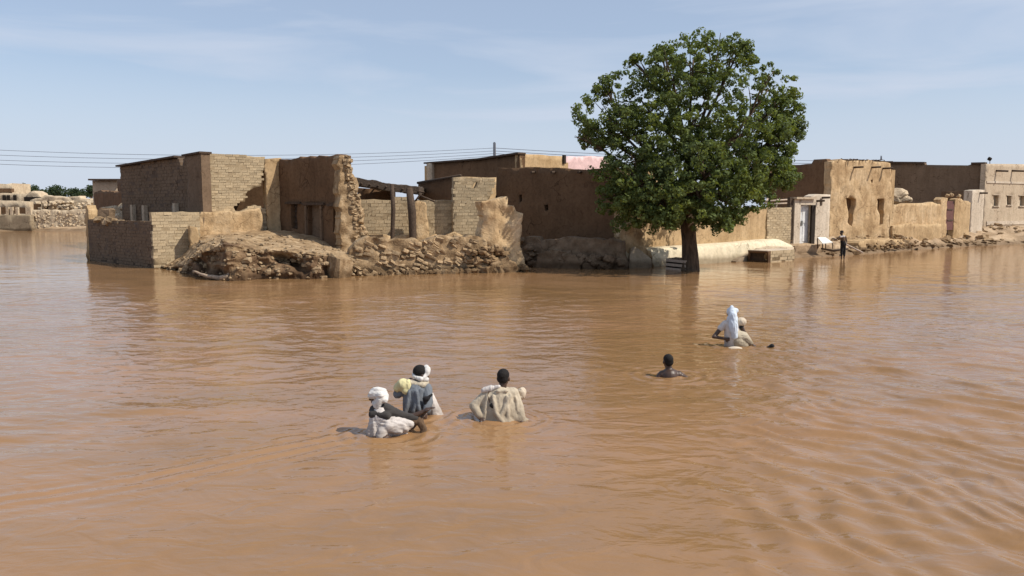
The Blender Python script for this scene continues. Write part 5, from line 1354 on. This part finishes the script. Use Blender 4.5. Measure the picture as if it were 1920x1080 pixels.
blob('wrapping', [ell((.315, .1, .315), (.06, .06, .085), (0, .25, 0)), ell((.29, .12, .26), (.05, .05, .05))], M['c_cream'], bb, p3, .01, 2, .008, .04)

# man 1: white turban, facing left-away, dark shawl
t1, p1 = person(722, 817, 'man in a white turban and dark shawl, looking left, lowest in the picture')
hp, hf = head((-.105, .0, .455), math.radians(170), .15)
body = hp + [cap((-.07, 0, .37), .052, (-.03, 0, .28), .06), cap((-.14, .05, .24), .06, (.12, -.04, .22), .06), cap((-.02, 0, .22), .13, (0, 0, -.25), .13)]
armr = [cap((.12, -.04, .23), .048, (.31, .0, .20), .040), cap((.31, .0, .20), .038, (.46, .02, .26), .028)]
arml = [cap((-.14, .05, .24), .05, (-.13, -.1, .08), .04), cap((-.13, -.1, .08), .04, (-.02, -.2, .02), .03)]
body += armr + arml + hand((.46, .02, .26), (.8, .1, .5), (0, 0, -1)) + hand((-.02, -.2, .02), (.8, -.3, -.1), (0, 0, -1)) + legs()
blob('body', body, M['skin'], t1, p1, .011); eyes(hf, t1, p1)
blob('turban', wraps((-.09, 0, .46), .085, .085, .0, .085, 4, .021, .28) + [ell((-.095, 0, .495), (.112, .108, .078), (0, .2, 0)), ell((-.06, -.01, .46), (.092, .098, .085)), cap((-.19, -.03, .475), .035, (-.05, -.10, .50), .04), cap((-.18, -.05, .51), .03, (.0, -.08, .43), .035), cap((-.06, -.09, .45), .045, (-.10, -.07, .37), .05), ell((-.115, -.045, .385), (.058, .045, .04))], M['c_turban'], t1, p1, .011, 1, .007, .04, (.6, .6, 1.8))
blob('robe', [cap((-.04, -.01, .21), .155, (-.03, -.01, .03), .175), cap((-.03, -.01, .03), .175, (0, 0, -.25), .19), cap((-.13, -.05, .2), .07, (-.15, -.08, .0), .09), cap((.10, -.08, .16), .075, (.30, -.07, .125), .05), cap((.05, -.15, .12), .07, (.25, -.11, .08), .045), cap((-.02, -.18, .06), .06, (-.03, -.2, .0), .065), cap((.13, -.1, .04), .06, (.22, -.06, -.02), .06),
              cap((-.02, -.16, .20), .018, (.24, -.15, .13), .02), cap((-.04, -.17, .15), .018, (.26, -.15, .09), .02), cap((-.03, -.18, .10), .018, (.2, -.18, .05), .02), cap((-.14, -.13, .2), .016, (-.12, -.19, .02), .02), cap((-.18, -.1, .18), .014, (-.19, -.15, .02), .018)], M['c_white'], t1, p1, .012, 2, .008, .05, (.45, .6, 1.7))
blob('shawl', [cap((-.15, .02, .28), .070, (.03, -.05, .29), .080), cap((.03, -.05, .28), .080, (.20, -.03, .225), .050), cap((-.16, -.08, .255), .05, (.03, -.14, .25), .045), cap((.20, -.03, .225), .050, (.36, .0, .185), .040), ell((-.05, 0, .32), (.12, .1, .05))], M['c_shawl'], t1, p1, .012, 2, .006, .05, (.5, .5, 1.5))

# walking stick and wet sack between men 1 and 2
sk = thing('wet_sack', 'dripping dark sack and stick held between the turbaned man and the man in grey', 'sack', p1+Vector((.4, .05, .1)))
blob('sack_body', [cap((.27, .0, .14), .055, (.40, .02, .15), .05), cap((.40, .02, .15), .05, (.46, .0, .05), .035), cap((.46, 0, .05), .035, (.455, 0, -.08), .045)], M['c_brown'], sk, p1, .011, 2, .01, .05)
b = MB(); b.tube([p1+Vector(q) for q in ((.10, .0, -.05), (.30, .0, .02), (.52, .02, .30))], .016, 7); b.build('stick', M['wood'], sk)

# man 2: grey-blue top, pale yellow bundle on his shoulder, white robe
t2, p2 = person(778, 786, 'man in a blue-grey top and white robe with hair half wrapped in a white scarf', dy=.2)
hp, hf = head((.06, .02, .56), math.radians(25), .25)
body = hp + [cap((.03, .01, .49), .052, (.0, 0, .40), .06), cap((-.15, 0, .36), .065, (.13, .02, .36), .065), cap((-.01, 0, .32), .14, (0, 0, -.25), .14)]
body += [cap((-.17, 0, .37), .05, (-.26, -.02, .30), .042), cap((-.26, -.02, .30), .042, (-.17, .02, .42), .03), cap((.14, 0, .36), .05, (.17, -.10, .20), .042), cap((.17, -.1, .2), .04, (.15, -.22, .08), .03)]
body += hand((-.17, .02, .42), (.5, 0, .6), (1, 0, -1)) + hand((.15, -.22, .08), (-.2, -.4, -.7), (-1, 0, 0)) + legs()
blob('body', body, M['skin'], t2, p2, .011); eyes(hf, t2, p2)
blob('hair', [ell(hf(-.02, 0, .035), (.10, .088, .09), (0, .25, .43))], M['hair'], t2, p2, .01, 2, .003, .012)
blob('head_scarf', [ell(hf(.055, -.01, .06), (.055, .08, .075), (0, .2, .43)), cap(hf(.06, -.05, .03), .035, hf(.02, -.07, -.03), .028), cap(hf(-.02, -.08, -.06), .026, hf(.08, -.05, -.05), .028), cap(hf(-.09, -.02, -.045), .022, hf(-.02, -.085, -.05), .026), cap(hf(-.09, .03, -.02), .022, hf(-.09, -.03, -.045), .022)], M['c_turban'], t2, p2, .01, 2, .008, .04)
blob('neck_scarf', [cap((-.07, -.06, .455), .04, (.09, -.06, .43), .04), cap((.09, -.06, .43), .035, (.13, .03, .44), .035), ell((.0, 0, .43), (.11, .09, .045))], M['c_khaki'], t2, p2, .01, 2, .008, .04)
blob('top', [cap((-.14, 0, .36), .085, (.12, .02, .36), .085), cap((-.02, 0, .34), .15, (-.02, 0, .15), .165), cap((-.02, 0, .15), .165, (0, 0, -.1), .16), cap((.14, 0, .36), .07, (.17, -.10, .21), .062), cap((.17, -.1, .21), .06, (.155, -.20, .11), .048), cap((-.17, 0, .36), .07, (-.25, -.02, .30), .06),
               cap((.08, -.13, .38), .02, (-.02, -.19, .1), .026), cap((-.08, -.14, .36), .02, (-.13, -.18, .05), .026), cap((.02, -.15, .36), .018, (.06, -.2, .12), .024)], M['c_vest'], t2, p2, .012, 2, .008, .055, (1.4, 1.4, .32))
blob('robe', [cap((.17, .05, .25), .06, (.23, .04, .06), .085), cap((.23, .04, .06), .085, (.27, .04, -.08), .11), ell((0, 0, -.08), (.22, .18, .1))], M['c_white'], t2, p2, .012, 2, .008, .05, (1.5, 1.5, .3))
yb = thing('shoulder_bundle', 'pale yellow cloth bundle on the shoulder of the man in blue-grey', 'bundle', p2+Vector((-.2, -.06, .42)))
blob('wrapping', [ell((-.17, -.06, .43), (.085, .09, .085)), ell((-.10, -.07, .42), (.05, .07, .09)), ell((-.24, -.05, .40), (.055, .06, .07), (0, .4, 0)), ell((-.13, -.1, .36), (.05, .05, .045))], M['c_yellow'], yb, p2, .011, 2, .008, .05)
kb = thing('black_bag', 'small black cloth bag slung at the elbow of the man in blue-grey', 'bag', p2+Vector((.17, -.17, .27)))
blob('dark_body', [ell((.15, -.17, .27), (.05, .035, .035)), cap((.17, -.17, .28), .025, (.225, -.16, .325), .012), cap((.14, -.17, .26), .03, (.14, -.17, .2), .02)], M['c_black'], kb, p2, .009, 1, .004, .03)

# man 4: bare shoulders just above the water
t4, p4 = person(1258, 709, 'bare-shouldered dark-haired man submerged to his shoulders', dy=.12)
hp, hf = head((-.03, .0, .255), math.radians(100), .0)
blob('body', hp + [cap((-.02, 0, .17), .056, (-.01, 0, .06), .066), cap((-.12, 0, .03), .075, (.15, 0, .025), .075), cap((-.05, 0, .055), .06, (.1, 0, .05), .06), cap((.0, 0, .0), .15, (0, 0, -.5), .13),
     cap((-.16, 0, .01), .06, (-.25, -.06, -.16), .045), cap((-.25, -.06, -.16), .042, (-.2, -.2, -.24), .03), cap((.18, 0, .01), .06, (.27, -.05, -.02), .045), cap((.27, -.05, -.02), .042, (.38, .1, -.06), .03)] + hand((-.2, -.2, -.24), (.3, -.6, 0), (0, 0, -1)) + hand((.38, .1, -.06), (.5, .5, -.1), (0, 0, -1)) + legs(-1.2, .1, -.55), M['skin'], t4, p4, .011)
eyes(hf, t4, p4)
blob('hair', [ell(hf(-.014, 0, .042), (.101, .0805, .084), (0, 0, math.radians(100))), ell(hf(-.05, 0, .0), (.055, .075, .07), (0, 0, math.radians(100)))], M['hair'], t4, p4, .01, 2, .003, .012)

# man 5: long white scarf, bent arm, sack beside the head
t5, p5 = person(1378, 652, 'farthest wading man with a long white head scarf hanging down his back', dy=.2)
hp, hf = head((-.03, .02, .66), math.radians(85), .1)
blob('body', hp + [cap((-.02, 0, .58), .052, (-.02, 0, .48), .06), cap((-.15, 0, .44), .065, (.13, 0, .44), .065), cap((-.02, 0, .4), .135, (0, 0, -.25), .13),
     cap((-.17, 0, .45), .05, (-.33, -.03, .26), .042), cap((-.33, -.03, .26), .042, (-.40, -.08, .20), .038), cap((-.40, -.08, .20), .036, (-.19, -.12, .17), .028), cap((.15, 0, .44), .05, (.24, -.02, .24), .042), cap((.24, -.02, .24), .042, (.40, -.04, .03), .03)]
     + hand((-.19, -.12, .17), (1, -.1, -.1), (0, 1, 0)) + hand((.40, -.04, .03), (.6, 0, -.4), (0, 0, -1)) + legs(), M['skin'], t5, p5, .012)
eyes(hf, t5, p5)
blob('shirt', [cap((-.14, 0, .45), .075, (.12, 0, .45), .075), cap((-.02, 0, .42), .15, (-.01, 0, .12), .15), cap((-.01, 0, .12), .15, (0, 0, -.2), .16), cap((-.16, 0, .45), .065, (-.25, -.01, .36), .06)], M['c_white'], t5, p5, .013, 2, .008, .05, (1.5, 1.5, .3))
blob('waist_cloth', [cap((.05, -.06, .22), .12, (.2, -.06, .2), .10), cap((.2, -.06, .2), .10, (.36, -.04, .06), .05), cap((.08, -.08, .1), .12, (.2, -.06, .0), .11)], M['c_khaki'], t5, p5, .013, 2, .009, .05, (.6, .6, 1.5))
blob('head_scarf', [ell((-.03, .0, .70), (.10, .10, .085)), cap((-.06, -.04, .72), .05, (-.035, -.02, .79), .035), cap((-.03, -.02, .74), .04, (.05, 0, .72), .05), cap((-.03, -.10, .64), .075, (-.03, -.15, .42), .085), cap((-.03, -.15, .42), .085, (-.0, -.16, .22), .055), ell((-.03, -.06, .56), (.11, .08, .1))], M['c_scarf'], t5, p5, .012, 2, .012, .06, (1.4, 1.4, .35))
s5 = thing('shoulder_sack', 'round cream sack carried beside the head of the scarfed man', 'sack', p5+Vector((.15, -.02, .5)))
blob('sack_body', [ell((.16, -.03, .50), (.10, .1, .085)), ell((.10, -.02, .46), (.06, .07, .06))], M['c_cream'], s5, p5, .012, 2, .01, .05)
blob('sack_base', [ell((.14, -.03, .40), (.075, .075, .04), (0, -.3, 0)), cap((.08, -.03, .38), .03, (.2, -.03, .44), .03)], M['c_black'], s5, p5, .011, 2, .005, .04)
wb = thing('upturned_basin', 'upturned pale basin floating beside the scarfed man', 'basin', p5+Vector((0, -.26, 0)))
blob('basin_shell', [ell((-.01, -.26, -.01), (.15, .12, .045))], M['c_cream'], wb, p5, .014, 1)
blob('basin_rim', [ell((-.01, -.26, .0), (.165, .135, .010))], M['c_cream'], wb, p5, .008, 1)
d1_ = thing('floating_debris', 'tiny dark clump of debris floating right of the scarfed man', 'debris', G(1447, 651))
blob('clump', [ell((0, 0, .02), (.05, .04, .045)), ell((-.05, 0, .0), (.05, .03, .02))], M['c_black'], d1_, G(1447, 651), .012, 1, .01, .04)
d2_ = thing('floating_debris', 'flat dark scrap floating closest to the scarfed man\'s hand', 'debris', G(1424, 653))
blob('clump', [ell((0, 0, .0), (.07, .04, .018))], M['c_brown'], d2_, G(1424, 653), .010, 1, .006, .04)

# boy on the far bank
pb_ = G(1579, 486); pb_.z = 0
t6 = thing('person', 'small distant boy in dark clothes standing at the muddy edge by the doorway', 'person', pb_)
hp, hf = head((-.09, 0, 1.42), math.radians(200), 0)
blob('body', hp + [cap((-.07, 0, 1.34), .045, (-.05, 0, 1.26), .05), cap((-.16, 0, 1.2), .05, (.1, 0, 1.2), .05), cap((-.02, 0, 1.15), .11, (.02, 0, .78), .11), cap((-.18, 0, 1.2), .042, (-.38, -.05, 1.06), .034), cap((-.38, -.05, 1.06), .032, (-.52, -.05, 1.12), .024), cap((.12, 0, 1.2), .042, (.2, -.02, .95), .034), cap((.2, -.02, .95), .03, (.12, -.14, .82), .024)]
     + [cap((-.03, 0, .78), .08, (-.05, -.02, .4), .055), cap((-.05, -.02, .4), .052, (-.04, 0, -.02), .035), cap((.08, 0, .78), .08, (.11, .02, .4), .055), cap((.11, .02, .4), .052, (.1, 0, -.02), .035), cap((-.04, 0, -.04), .035, (-.1, -.05, -.06), .025), cap((.1, 0, -.04), .035, (.06, -.05, -.06), .025)]
     + hand((-.52, -.05, 1.12), (-1, 0, .2), (0, 0, -1)) + hand((.12, -.14, .82), (-.3, -.3, -1), (-1, 0, 0)), M['skin'], t6, pb_, .016)
eyes(hf, t6, pb_)
blob('hair', [ell(hf(-.015, 0, .045), (.104, .088, .085), (0, 0, math.radians(200)))], M['hair'], t6, pb_, .013, 2)
blob('shirt', [cap((-.15, 0, 1.2), .06, (.09, 0, 1.2), .06), cap((-.02, 0, 1.15), .125, (.0, 0, .98), .125), cap((-.17, 0, 1.2), .052, (-.3, -.03, 1.11), .048), cap((.12, 0, 1.2), .052, (.17, -.01, 1.05), .048)], M['c_brown'], t6, pb_, .016, 2, .01, .08)
blob('trousers', [cap((.0, 0, .98), .13, (.02, 0, .78), .13), cap((-.03, 0, .78), .095, (-.05, -.02, .4), .07), cap((-.05, -.02, .4), .07, (-.045, 0, .2), .055), cap((.08, 0, .78), .095, (.11, .02, .4), .07), cap((.11, .02, .4), .07, (.1, 0, .2), .055)], M['c_black'], t6, pb_, .016, 2, .008, .08)

blob('neck_cloth', [cap((-.16, -.06, 1.2), .055, (.02, -.08, 1.22), .06)], M['c_white'], t6, pb_, .016, 2)
# ------------------------------------------------------------------ crowd of render settings that belong to the scene
SC.cycles.max_bounces = 6
SC.cycles.diffuse_bounces = 3
SC.cycles.glossy_bounces = 3
SC.cycles.use_denoising = True
